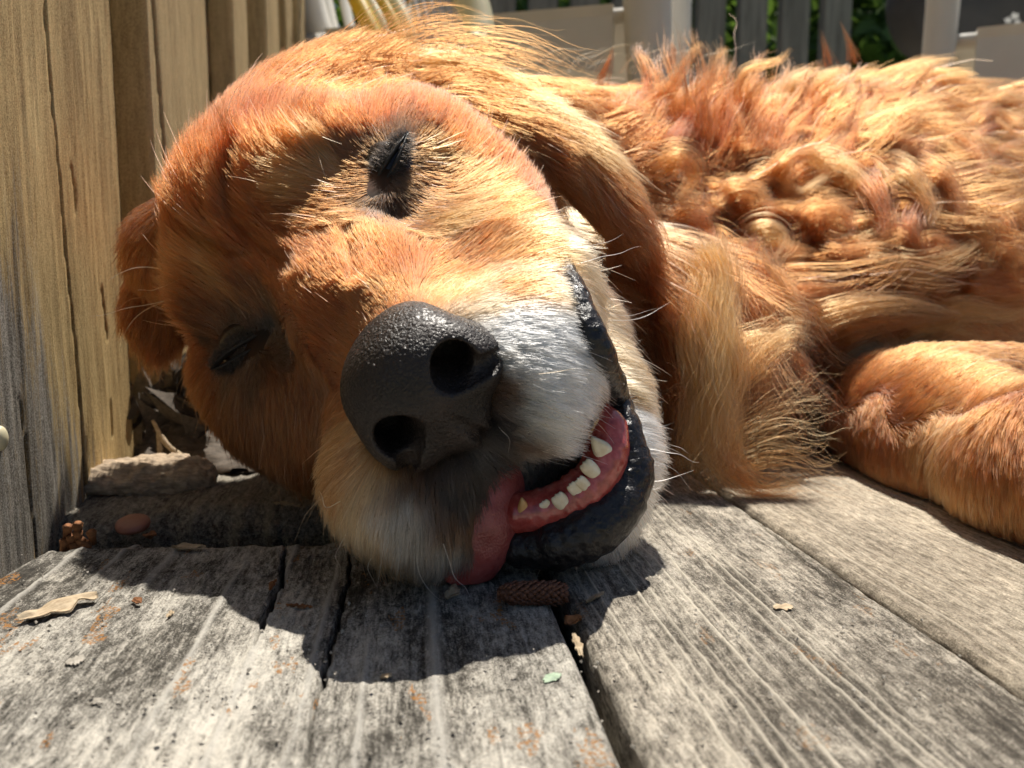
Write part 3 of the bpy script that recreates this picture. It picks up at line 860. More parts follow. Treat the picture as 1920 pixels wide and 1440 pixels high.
# broken bark slab, lit on top
g0 = ground(265, 912, .002)
bx = Field(g0 - [.06, .03, .01], g0 + [.06, .035, .03], .0011)
for px, py, rx, ry, rz in ((180, 905, .018, .012, .005), (235, 898, .022, .016, .008), (300, 895, .020, .014, .0095), (345, 897, .014, .010, .008)):
    bx.ell(ground(px, py, .003), (rx, ry, rz), None, .006)
bx.ell(ground(215, 892, .014), (.020, .010, .006), None, .003, 's')
V, F = bx.mesh(1); n_ = vnormals(V, F)
V = V + n_ * (.0030 * fbm(V * [1, 1.6, 1], 120, 4, 3) + .0012 * fbm(V, 480, 3, 5))[:, None]
tag(link('rotten_bark', mesh_np('rotten_bark', V, F, M_barkp)), 'crumbling piece of pale rotten bark lit by the sun', 'bark')
# heap of dead leaves under the cheek
heap = empty('leaf_heap', tuple(ground(400, 880))); tag(heap, 'dark heap of dead leaves under the dog cheek by the fence', 'leaves')
def leafmesh(name, L, W, seed, curl):
    u = np.linspace(0, 1, 14); V = []
    for i in range(14):
        w_ = W * math.sin(math.pi * min(.98, max(.02, u[i]))) ** .7 * (1 + .25 * vnoise(np.array([u[i] * 9.]), 1, seed)[0])
        for j in range(7):
            v = j / 6 * 2 - 1
            V.append(((u[i] - .5) * L, w_ / 2 * v, curl * L * ((u[i] - .5) ** 2) * 1.6 + curl * W * .9 * v * v + .06 * W * vnoise(np.array([[u[i] * 5, v * 2]]), 1, seed + 2)[0]))
    V = np.array(V); V = np.vstack([V, V - [0, 0, .0004]])
    F = []
    for i in range(13):
        for j in range(6):
            a = i * 7 + j; F += [(a, a + 7, a + 8, a + 1), (98 + a, 98 + a + 1, 98 + a + 8, 98 + a + 7)]
    return mesh_np(name, V, F, M_dead)
lms = [leafmesh('leaf', .030, .015, s_, .5 + .5 * (s_ % 3)) for s_ in range(6)]
for k in range(110):
    px = rs.uniform(235, 490); top = np.interp(px, [235, 290, 340, 490], [800, 735, 705, 760])
    py = top + (905 - top) * rs.random(); z_ = .405 + .06 * rs.random()
    p = at(px, py, z_); p[2] = max(p[2], .004)
    o = child('leaf', lms[k % 6], heap)
    o.matrix_basis = Matrix.Translation(Vector(p)) @ Matrix.Rotation(rs.uniform(0, 6.28), 4, 'Z') @ Matrix.Rotation(rs.normal(0, .7), 4, 'X') @ Matrix.Rotation(rs.normal(0, .5), 4, 'Y') @ Matrix.Scale(rs.uniform(.5, .9), 4)
cf = Field(at(390, 820, .43) - [.07, .05, .06], at(390, 820, .43) + [.07, .05, .06], .002)
cf.ell(at(380, 845, .43), (.040, .030, .026), None, .01); cf.ell(at(320, 870, .42), (.026, .024, .016), None, .01); cf.ell(at(470, 880, .41), (.03, .026, .018), None, .01)
V, F = cf.mesh(1); n_ = vnormals(V, F); V = V + n_ * (.006 * fbm(V, 90, 4, 8))[:, None]; V[:, 2] = np.maximum(V[:, 2], .0)
child('core', mesh_np('core', V, F, M_dead), heap)
def single_leaf(px, py, z, rot, label, seed, L=.026, W=.014):
    o = link('dead_leaf', leafmesh('dead_leaf', L, W, seed, .8)); o.location = at(px, py, z); o.rotation_euler = rot
    return tag(o, label, 'leaf')
single_leaf(218, 812, .395, (.5, -.35, .5), 'curled grey dead leaf sticking out beside the fence post', 21)
single_leaf(236, 782, .400, (.9, .3, -.6), 'small curled dead leaf above the grey one', 22, .016, .009)
for pts, lab in (([(286, 788, .392), (310, 830, .387), (345, 862, .383)], 'straw coloured dry stalk leaning on the bark'), ([(296, 812, .392), (300, 845, .39), (303, 868, .388)], 'short upright dry stalk beside the leaning one')):
    V, F = tube_vf(spline([at(*q) for q in pts], 10), np.linspace(.0010, .0016, 10) * (1 + .25 * vnoise(np.arange(10) * 1.0, .8, 4)), 8, True, (-fw, .4))
    tag(link('dry_stalk', mesh_np('dry_stalk', V, F, M_splint)), lab, 'stalk')
# orange husk at the foot of the fence
for k, (px, py, r) in enumerate(((90, 922, .0034), )):
    lump('seed_husk', px, py, zd(px, 945), (.0042, .003, .0048), M_husk, 'orange brown seed husk at the foot of the fence', 'husk', 4, .8, 260, .0007)
# cluster of little brown cups on the broken edge
cl_ = empty('fungus', tuple(ground(140, 1022))); tag(cl_, 'cluster of small brown cup fungi on the broken board edge', 'fungus')
for k, (px, py) in enumerate(((128, 985), (146, 980), (145, 996), (134, 1004), (152, 1010), (171, 995), (122, 1012), (140, 1018), (162, 1016))):
    z = zd(140, 1024); p = at(px, py, z); q = at(px - 4 + k % 3 * 4, py + 24, z + .002)
    V, F = tube_vf([q, q * .5 + p * .5, p * .9 + q * .1, p, p * .85 + q * .15], [.0011, .0013, .0017, .0013, .0008], 10, True)
    child('cup', mesh_np('cup', V, F, M_husk), cl_)
# flat reddish disc
gd = ground(243, 1002, -.002); V = []; n = 28
for (r, z) in ((0, .0026), (.0048, .0026), (.0058, .0020), (.0060, .0010), (.0056, 0), (0, 0)):
    for k in range(n):
        a = 2 * math.pi * k / n; V.append((gd[0] + r * math.cos(a), gd[1] + r * math.sin(a) * .95 + .004, z - .0005 + .25 * r * math.sin(a)))
F = [(i * n + k, i * n + (k + 1) % n, (i + 1) * n + (k + 1) % n, (i + 1) * n + k) for i in range(5) for k in range(n)]
t = NT('reddish_disc'); c = t.coords()
tag(link('disc', mesh_np('disc', V, F, t.bsdf(t.mix(t.noise(c, 300), (.20, .07, .045), (.36, .15, .10)), .45))), 'flat reddish brown disc in the gap at the broken board end', 'disc')
lump('knob', 0, 822, zd(0, 1040), (.0022, .0032, .0042), simple('cream_paint', (.66, .60, .40), .5), 'pale cream knob on the fence post at the left edge', 'knob', 2, .05, 60, .0006)
# head frame: columns = forward along the muzzle, dorsal, dog's left
MH = np.array([[0.1346, -0.7735, 0.6134], [-0.9562, -0.2481, -0.1014], [-0.2306, 0.5771, 0.7786]])
TH = np.array([-0.03, .2933, .1111 - .014]) - rt * .0037 - upv * .0015
def hd(f, u, l): return TH + MH @ np.array([f, u, l])
fld = Field((-.20, .15, -.006), (1.0, 1.05, .30), .0022)
def EH(f, u, l, rf, ru, rl, k=.014, both=True, op='u'):
    for s_ in ((1, -1) if both and l else (1,)):
        fld.ell(hd(f, u, l * s_), (rf, ru, rl), MH, k, op)
def CH(a, b, ra, rb, k=.014, both=True, op='u'):
    for s_ in ((1, -1) if both else (1,)):
        fld.cap(hd(a[0], a[1], a[2] * s_), hd(b[0], b[1], b[2] * s_), ra, rb, k, op)
# torso, neck, limbs
def chainP(pts, k=.03, **kw):
    fld.chain([at(*p[:3]) for p in pts], [p[3] for p in pts], k, **kw)
def S(px, py, z, r, k=.02, op='u', rad=None):
    fld.ell(at(px, py, z), (r, r, r) if rad is None else rad, None if rad is None else MH, k, op)
chainP([(800, 330, .44, .048), (1010, 440, .515, .070), (1180, 464, .555, .082), (1480, 460, .62, .092), (1650, 440, .67, .104), (1900, 446, .74, .112), (2250, 450, .86, .10)], .04)
chainP([(780, 270, .415, .034), (900, 330, .435, .044), (1060, 400, .47, .055)], .02)
chainP([(1330, 640, .48, .056), (1600, 560, .55, .080), (1900, 520, .62, .095)], .05)          # chest
chainP([(1090, 560, .40, .040), (1280, 680, .45, .048)], .03)                                   # throat
# left foreleg
fld.ell(at(1840, 785, .40), (.072, .034, .036), None, .02)
chainP([(1690, 790, .41, .029), (1800, 835, .358, .031), (1980, 888, .290, .027), (2200, 945, .24, .024), (2330, 980, .222, .026)], .022)
# hind quarters beyond the frame
chainP([(2250, 520, .86, .085), (2350, 660, .70, .05), (2650, 700, .72, .032)], .03)
# skull
EH(-.062, .003, 0, .070, .046, .052, .02)
S(530, 400, .318, .033); S(622, 230, .352, .023); S(548, 280, .338, .025); S(335, 470, .346, .020); S(640, 285, .362, .036); S(700, 220, .375, .030)
S(620, 330, .292, .020, .014); S(438, 552, .308, .0190, .014)         # brows
S(860, 400, .350, .040, .03); S(600, 700, .328, .026, .02); S(448, 690, .324, .0175, .014); S(530, 765, .326, .022, .016); S(625, 800, .292, .022, .02); S(575, 745, .310, .024, .02)              # cheeks
S(760, 330, .318, .030, .02)
# muzzle: bridge, side planes, flews
chainP([(800, 695, .2315, .018), (705, 590, .257, .0225), (610, 490, .292, .028)], .012)
chainP([(965, 660, .244, .0245), (935, 575, .275, .027), (880, 455, .315, .033)], .016)
chainP([(738, 830, .250, .018), (668, 745, .278, .019), (600, 660, .307, .024)], .012)
S(962, 715, .238, 0, .010, rad=(.026, .027, .021))
S(766, 922, .238, 0, .010, rad=(.024, .0255, .0195))
S(850, 830, .236, 0, .010, rad=(.016, .020, .016))
S(800, 742, .2145, 0, .003, 's', rad=(.0145, .0145, .0180))
# lower jaw, dropped open a little
jaw = [(1000, 520, .335, .020), (1045, 640, .308, .0215), (1078, 760, .286, .0225), (1085, 860, .271, .0225), (1050, 935, .263, .021), (975, 975, .261, .018)]
chainP(jaw, .010)
# mouth: the slot between upper and lower lip, and the hollow behind the teeth
mouth = [(1062, 500, .285), (1100, 620, .268), (1115, 720, .255), (1075, 820, .243), (990, 890, .236), (900, 960, .236)]
fld.chain([at(*p) for p in mouth], [.002, .003, .005, .009, .011, .009], .004, 's')
# eyes: shallow sockets
# left ear: a flap folding over the neck
earL = [(722, 152, .356), (800, 160, .346), (900, 182, .342), (996, 222, .344), (1072, 300, .348), (1130, 378, .351), (1172, 440, .354)]
earW = [.010, .0135, .0180, .0215, .0220, .0170, .008]
EN = -fw * .52 + upv * .72 + rt * .30
eL = spline([(*at(*p), w_) for p, w_ in zip(earL, earW)], 22)
fld.chain(list(eL[:, :3]), list(eL[:, 3]), .003, 'u', (EN, .20))
# right ear: folded against the fence
earR = [(355, 465, .366), (318, 520, .362), (298, 585, .358), (298, 635, .356)]
fld.chain([at(*p) for p in earR], [.010, .0130, .0125, .008], .008, 'u', (-fw * .9 + rt * .2, .45))
BV, BQ = fld.mesh(5)
# settle the face: ease the hollows beside the muzzle along the sight lines (pixel, change in metres)
bvh0 = BVHTree.FromPolygons([Vector(v) for v in BV], [tuple(int(i) for i in q) for q in BQ], all_triangles=False)
def cast0(px, py):
    d = Vector(ray(px, py)); L = d.length
    h = bvh0.ray_cast(Vector(CAM), d / L, 3.0)
    return None if h[0] is None else h[3] / L
cp, ce = [], []
for q in ((735, 385, -.0115), (700, 375, -.0105), (722, 318, -.0085), (780, 340, -.007), (770, 400, -.009), (690, 440, .002), (660, 390, -.004), (640, 440, .003), (680, 320, -.003), (760, 270, -.004), (830, 400, -.003), (830, 300, 0), (600, 330, 0), (640, 250, 0),
          (900, 480, .004), (800, 480, .003), (730, 500, 0), (620, 520, 0), (560, 450, 0), (480, 700, -.008), (462, 652, -.007), (520, 600, 0), (540, 700, -.004), (420, 600, -.003), (430, 720, -.005), (600, 620, 0), (560, 780, 0), (400, 520, 0), (500, 520, 0), (640, 720, 0), (960, 560, 0), (960, 400, 0)):
    cp.append(q[:2]); ce.append(q[2])
cp = np.array(cp); ce = np.array(ce); SG = 48.0
Am = np.exp(-((cp[:, None] - cp[None]) ** 2).sum(-1) / (2 * SG * SG))
cw = np.linalg.solve(Am + .08 * np.eye(len(cp)), ce)
pv = proj(BV)
selv = (pv[:, 2] < .345) & (pv[:, 0] < 1100) & (pv[:, 0] > 250)
e_ = np.exp(-((pv[selv][:, None, :2] - cp[None]) ** 2).sum(-1) / (2 * SG * SG)) @ cw
fade = np.clip((.345 - pv[selv][:, 2]) / .02, 0, 1)
for path, dep, wpx in (([(445, 300), (436, 370), (462, 440), (535, 500)], .0030, 14), ([(335, 425), (400, 465), (470, 490)], .0026, 13), ([(652, 425), (655, 470), (668, 520)], .0022, 11), ([(1005, 400), (1030, 425), (1042, 460)], .0035, 10)):
    c_ = spline(path, 40)                       # creases of the forehead and lip corner
    dm = np.min(np.linalg.norm(pv[selv][:, None, :2] - c_[None], axis=2), axis=1)
    e_ = e_ + dep * np.exp(-(dm / wpx) ** 2) - dep * .45 * np.exp(-((dm - wpx * 2.2) / wpx) ** 2)
BV[selv] += (BV[selv] - CAM) / pv[selv][:, 2:3] * (e_ * fade)[:, None]
BV[:, 2] = np.maximum(BV[:, 2], .0012)
BN = vnormals(BV, BQ)
print('body verts', len(BV))
bvh = BVHTree.FromPolygons([Vector(v) for v in BV], [tuple(int(i) for i in q) for q in BQ], all_triangles=False)
# ------------------------------------------------------------------ the dog's parts
dog = empty('dog', tuple(ground(1150, 900)))
tag(dog, 'golden retriever asleep on its side on the deck with its tongue out', 'dog')
def cast(px, py, off=0.0):
    d = Vector(ray(px, py)); L = d.length
    h = bvh.ray_cast(Vector(CAM), d / L, 5.0)
    if h[0] is None: return None, None, None
    return np.array(h[0]) - np.array(d) / L * off, np.array(h[1]), h[3] / L
def zat(px, py, off=0.0):
    p, n, z = cast(px, py)
    return at(px, py, z - off)

# skin under the coat: colour attribute filled in below
t = NT('skin_under_coat')
body_mat = t.bsdf(t.attr('col'), .7, None, Specular_IOR_Level=.2)

# --- nose leather
t = NT('nose_leather'); c = t.coords()
vd = t.voro(c, 820, 'DISTANCE_TO_EDGE'); vd2 = t.voro(c, 1900, 'DISTANCE_TO_EDGE')
cob = t.math('ADD', t.math('MULTIPLY', t.math('MINIMUM', vd, .32), 2.2), t.math('MULTIPLY', t.math('MINIMUM', vd2, .25), .9))
nz = t.noise(c, 90, 4)
ncol = t.ramp(nz, [(.3, (.012, .0085, .0072)), (.6, (.028, .0195, .0165)), (.8, (.055, .039, .033))])
wet = t.ramp(t.noise(c, 1700, 2), [(.35, (.62, .62, .62)), (.65, (.34, .34, .34))])
nose_mat = t.bsdf(ncol, wet, t.bump(t.math('ADD', cob, t.math('MULTIPLY', t.noise(c, 420, 4), 1.2)), .55, .0006), Specular_IOR_Level=.34, Coat_Weight=.14, Coat_Roughness=.26)
NC = at(800, 742, .2105)
nf = Field(NC - .034, NC + .034, .0005)
def NE(f, u, l, rf, ru, rl, k=.006, op='u'):
    for s_ in ((1, -1) if l else (1,)): nf.ell(NC + MH @ np.array([f, u, l * s_]), (rf, ru, rl), MH, k, op)
NE(-.006, .003, 0, .0155, .0155, .0195)
NE(-.016, .009, 0, .017, .0095, .0165, .008)
NE(-.003, -.003, .0125, .0105, .0110, .0095, .004)
NE(-.006, -.012, 0, .0110, .0120, .0110, .006)
NE(-.010, -.006, .0165, .0080, .0085, .0055, .004)
for s_ in (1, -1):
    g = lambda f, u, l: NC + MH @ np.array([f, u, l * s_])
    nf.chain([g(.013, .0005, .0090), g(.006, .0012, .0112), g(-.008, .002, .0125)], [.0052, .0058, .0046], .0016, 's')
    nf.chain([g(.0070, -.0028, .0125), g(.0040, -.0060, .0165), g(.0010, -.0078, .0195)], [.0038, .0024, .0015], .0016, 's')
nf.chain([NC + MH @ np.array(q) for q in ((.0100, -.003, 0), (.0068, -.010, 0), (.0045, -.016, 0), (.0005, -.0215, 0), (-.006, -.0255, 0))], [.0006, .0012, .0016, .0018, .002], .0016, 's')
NV, NQ = nf.mesh(3)
cs_ = .00125                                              # the pebbled skin of the nose: cells with sunk joints
ck = np.unique(np.floor(NV / cs_).astype(int), axis=0)
ck = np.unique((ck[:, None] + np.array([(x, y, z) for x in (-1, 0, 1) for y in (-1, 0, 1) for z in (-1, 0, 1)])[None]).reshape(-1, 3), axis=0)
cpt = (ck + rng.random(ck.shape)) * cs_
kd = KDTree(len(cpt))
for i, q in enumerate(cpt): kd.insert(Vector(q), i)
kd.balance()
dd = np.array([[h_[2] for h_ in kd.find_n(Vector(v), 2)] for v in NV])
gap_ = dd[:, 1] - dd[:, 0]
NN = vnormals(NV, NQ)
NV = NV + NN * (-.00020 * np.exp(-gap_ / .00016) + .00006 * np.minimum(gap_ / .0005, 1))[:, None]
nose = child('nose', mesh_np('nose', NV, NQ, nose_mat), dog)

# --- eyes: ball and lids
t = NT('eyelid_skin'); c = t.coords()
lid_mat = t.bsdf(t.ramp(t.noise(c, 500), [(.3, (.010, .009, .009)), (.7, (.030, .026, .024))]), .55, t.bump(t.noise(c, 900, 3), .8, .0006), Specular_IOR_Level=.5)
t = NT('eyeball'); c = t.coords()
eye_mat = t.bsdf(t.mix(t.noise(c, 160), (.008, .005, .004), (.030, .014, .008)), .22, None, Specular_IOR_Level=.4)
LIDS = []
def eye(px, py, q0, q1, z, opn, sink, r=.0125, R=.021):
    """dark ball behind two lids that lie almost flush with the face"""
    c1 = at(px, py, z)
    out = CAM - c1; out /= np.linalg.norm(out); out = out * .9 + MH[:, 1] * .1
    sl = at(*q1, z) - at(*q0, z); sl /= np.linalg.norm(sl)
    out -= sl * (out @ sl); out /= np.linalg.norm(out)
    ac = np.cross(out, sl)
    cb = c1 - out * (r + sink + .0012); cl = c1 - out * (R + sink)
    a = np.linspace(0, np.pi, 18); b = np.linspace(0, 2 * np.pi, 29)[:-1]
    V = [cb + r * (out * math.cos(x) + math.sin(x) * (sl * math.cos(y) + ac * math.sin(y))) for x in a for y in b]
    n = len(b)
    F = [(i * n + k, i * n + (k + 1) % n, (i + 1) * n + (k + 1) % n, (i + 1) * n + k) for i in range(len(a) - 1) for k in range(n)]
    child('eyeball', mesh_np('eyeball', V, F, eye_mat), dog)
    for side in (1, -1):
        NU, NVv = 30, 14; V = []
        for i in range(NU):
            u = -1 + 2 * i / (NU - 1); ph = u * .82
            o = max(.004, opn[0 if side > 0 else 1] * (1 - abs(u / .9) ** 2)) if abs(u) < .9 else .004
            for j in range(NVv):
                v = j / (NVv - 1); th = o + v * (.23 * math.sqrt(max(.05, 1 - u * u * .9)))
                rr = R + .0011 * math.exp(-((v - .10) / .12) ** 2) + .00035 * math.sin(v * 22 + u * 3) - .0030 * v * v
                d = out * math.cos(th) * math.cos(ph) + ac * side * math.sin(th) + sl * math.sin(ph) * math.cos(th)
                V.append(cl + d / np.linalg.norm(d) * rr)
        for i in range(NU): V.append(V[i * NVv] - out * .0022 - ac * side * .0004)
        F = [(i * NVv + j, i * NVv + j + 1, (i + 1) * NVv + j + 1, (i + 1) * NVv + j) for i in range(NU - 1) for j in range(NVv - 1)]
        F += [(NU * NVv + i, i * NVv, (i + 1) * NVv, NU * NVv + i + 1) for i in range(NU - 1)]
        child('eyelid', mesh_np('eyelid', V, F, lid_mat), dog)
        LIDS.append((np.array(V[:NU * NVv]).reshape(NU, NVv, 3), out, ac * side, sl))
    return c1
zL = cast(722, 318)[2]; zR = cast(462, 652)[2]
EL = eye(722, 318, (692, 388), (772, 246), zL, (.012, .075), -.0010)
ER = eye(462, 652, (415, 682), (525, 618), zR, (.07, .05), -.0010)

# --- lower lip: black, wet, crinkled
t = NT('wet_black_lip'); c = t.coords()
lip_n = t.noise(c, 330, 4, .6); lip_v = t.voro(c, 420, 'SMOOTH_F1')
lip_mat = t.bsdf(t.ramp(t.noise(c, 120), [(.3, (.006, .0055, .006)), (.75, (.022, .019, .020))]), t.ramp(t.noise(c, 240), [(.3, (.24,) * 3), (.7, (.50,) * 3)]),
                 t.bump(t.math('ADD', lip_n, t.math('MULTIPLY', lip_v, .8)), .8, .0016), Specular_IOR_Level=.4, Coat_Weight=.18, Coat_Roughness=.1)
lip_px = [(1040, 450, .001, .0018), (1062, 515, .0005, .0034), (1090, 592, .0, .0046), (1120, 670, .0, .0054), (1148, 745, .0, .0058), (1170, 815, .0, .0060), (1180, 885, .0, .0076), (1150, 955, .0, .0086), (1082, 1003, .0, .0086), (1008, 1026, .0, .0070), (945, 1030, .0, .004)]
lp = []
for px, py, off, r in lip_px:
    p, n_, z = cast(px, py)
    if p is None or z > .34: z = .262
    lp.append((*at(px, py, z - off), r))
lp = spline(lp, 90)
lp[:, 3] *= 1 + .10 * vnoise(np.arange(90) * 1.0, .35, 3) + .06 * vnoise(np.arange(90) * 1.0, .9, 5)
V, F = tube_vf(lp[:, :3], lp[:, 3], 20)
lip = child('lower_lip', mesh_np('lower_lip', V, F, lip_mat), dog)

# --- gum and teeth
t = NT('gum'); c = t.coords()
gum_mat = t.bsdf(t.ramp(t.noise(c, 260, 4), [(.3, (.26, .028, .024)), (.55, (.50, .095, .080)), (.8, (.64, .21, .18))]), .16, t.bump(t.noise(c, 500, 3), .4, .0006),
                 Subsurface_Weight=.35, Subsurface_Radius=(.004, .0015, .001), Specular_IOR_Level=.6, Coat_Weight=.5, Coat_Roughness=.08)
gum_px = [(1112, 772, .250, .0055), (1138, 808, .2475, .0064), (1136, 855, .245, .0070), (1116, 897, .2435, .0070), (1080, 928, .2425, .0068), (1036, 950, .2425, .0066), (990, 960, .243, .0064), (945, 962, .245, .0055)]
gp = spline([(*at(a, b, z), r) for a, b, z, r in gum_px], 60)
gp[:, 3] *= 1 + .06 * vnoise(np.arange(60) * 1.0, .5, 9)
V, F = tube_vf(gp[:, :3], gp[:, 3], 18)
gum = child('gum', mesh_np('gum', V, F, gum_mat), dog)
t = NT('tooth_enamel'); c = t.coords()
tooth_mat = t.bsdf(t.ramp(t.noise(c, 320, 3), [(.3, (.66, .54, .34)), (.6, (.82, .74, .56)), (.8, (.88, .84, .74))]), .2, t.bump(t.noise(c, 700), .2, .0003), Subsurface_Weight=.25, Subsurface_Radius=(.003, .002, .001), Coat_Weight=.4)
t = NT('tooth_stained'); c = t.coords()
tooth_mat2 = t.bsdf(t.ramp(t.noise(c, 200, 3), [(.3, (.62, .30, .08)), (.7, (.75, .48, .20))]), .22, None, Subsurface_Weight=.25, Subsurface_Radius=(.003, .002, .001), Coat_Weight=.4)
def tooth(px, py, z, w, h, tip, kind='incisor', mat=None, depth=.62):
    """crown standing at a pixel, its edge towards the pixel 'tip'"""
    b = at(px, py, z); ax = at(*tip, z - .003) - b; ax /= np.linalg.norm(ax)
    o = CAM - b; o -= ax * (o @ ax); o /= np.linalg.norm(o); sd = np.cross(ax, o)
    V = []; n = 24
    if kind == 'canine': prof = [(-.4, .85, 1), (-.1, 1.0, 1), (.2, .92, .95), (.45, .72, .8), (.7, .46, .6), (.88, .24, .4), (1.0, .04, .1)]
    else: prof = [(-.4, .72, .9), (-.15, .86, 1), (.15, .97, .98), (.45, 1.0, .86), (.7, .97, .66), (.88, .86, .45), (.97, .62, .28), (1.0, .2, .1)]
    for (s, r, dp) in prof:
        for k in range(n):
            a = 2 * math.pi * k / n; ca, sa = math.cos(a), math.sin(a)
            sq = (abs(ca) ** 2.6 + abs(sa) ** 2.6) ** (-1 / 2.6)
            notch = (.10 * math.cos(3 * math.pi * ca * r) * max(0, s) ** 3) if kind == 'incisor' else 0
            V.append(b + ax * h * (s + notch) + sd * ca * sq * w * .5 * r + o * sa * sq * w * .5 * depth * dp)
    F = [(i * n + k, i * n + (k + 1) % n, (i + 1) * n + (k + 1) % n, (i + 1) * n + k) for i in range(len(prof) - 1) for k in range(n)]
    F += [tuple(range(n))[::-1], tuple((len(prof) - 1) * n + k for k in range(n))]
    child('tooth', mesh_np('tooth', V, F, mat or tooth_mat), gum)
tooth(1130, 845, .2395, .0056, .0060, (1105, 815), 'canine')
tooth(1112, 884, .2375, .0046, .0044, (1086, 860))
tooth(1099, 913, .2370, .0036, .0042, (1078, 892))
tooth(1083, 923, .2368, .0035, .0040, (1062, 902))
tooth(1056, 946, .2370, .0046, .0042, (1036, 920))
tooth(1028, 956, .2380, .0036, .0036, (1012, 932))
tooth(984, 964, .2390, .0048, .0056, (975, 918), 'canine', tooth_mat2)
tooth(1122, 804, .2455, .0075, .0095, (1085, 768), 'canine', tooth_mat2)

# --- dark lining at the back of the mouth
t = NT('mouth_lining'); c = t.coords()
lin_mat = t.bsdf(t.mix(t.noise(c, 200), (.03, .006, .007), (.10, .02, .022)), .25)
lc = at(1015, 862, .275)
a = np.linspace(0, np.pi, 16); b = np.linspace(0, 2 * np.pi, 25)[:-1]
V = np.array([MH @ (np.array([math.cos(x), math.sin(x) * math.cos(y), math.sin(x) * math.sin(y)]) * [.020, .024, .022]) + lc for x in a for y in b])
V += .0012 * np.stack([vnoise(V, 160, k) for k in range(3)], 1)
F = [(i * 24 + k, i * 24 + (k + 1) % 24, (i + 1) * 24 + (k + 1) % 24, (i + 1) * 24 + k) for i in range(15) for k in range(24)]
child('mouth_lining', mesh_np('mouth_lining', V, F, lin_mat), dog)

# --- tongue lolling to the boards
t = NT('tongue'); c = t.coords()
tg_mat = t.bsdf(t.ramp(t.noise(c, 200, 4), [(.3, (.27, .048, .042)), (.7, (.42, .105, .092))]), .26, t.bump(t.voro(c, 1300), .35, .0004), Subsurface_Weight=.3, Subsurface_Radius=(.004, .0015, .001), Specular_IOR_Level=.5)
tp = spline([(*at(975, 860, .256), .009), (*at(950, 905, .246), .0098), (*at(922, 960, .240), .0112), (*at(893, 1015, .2375), .0120), (*at(868, 1058, .2365), .0105), (*at(848, 1085, .2360), .0055), (*at(842, 1094, .2358), .0015)], 40)
V, F = tube_vf(tp[:, :3], tp[:, 3], 24, True, (-fw * .9 + rt * .55, .36))
V = np.array(V); V += (.0004 * np.stack([vnoise(V, 300, k) for k in range(3)], 1)); V[:, 2] = np.maximum(V[:, 2], .001)
child('tongue', mesh_np('tongue', V, F, tg_mat), dog)

if DBG:
    for q in ((722, 318), (735, 385), (700, 380), (680, 330), (780, 330), (640, 420), (690, 440), (462, 652), (480, 700), (420, 600), (520, 600), (1000, 700), (1330, 640), (1340, 500), (1300, 760), (760, 180), (900, 180)):
        r_ = cast(*q); print('DEPTH', q, None if r_[2] is None else round(r_[2], 4))
# ------------------------------------------------------------------ the coat: colour and lie of the hair at points of the dog
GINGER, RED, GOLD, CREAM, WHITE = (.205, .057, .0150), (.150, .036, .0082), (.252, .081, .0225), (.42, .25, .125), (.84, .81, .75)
BLACK, DKBR, BROWN, GREY, BUFF = (.012, .010, .009), (.050, .024, .010), (.115, .038, .0120), (.28, .26, .23), (.325, .132, .043)
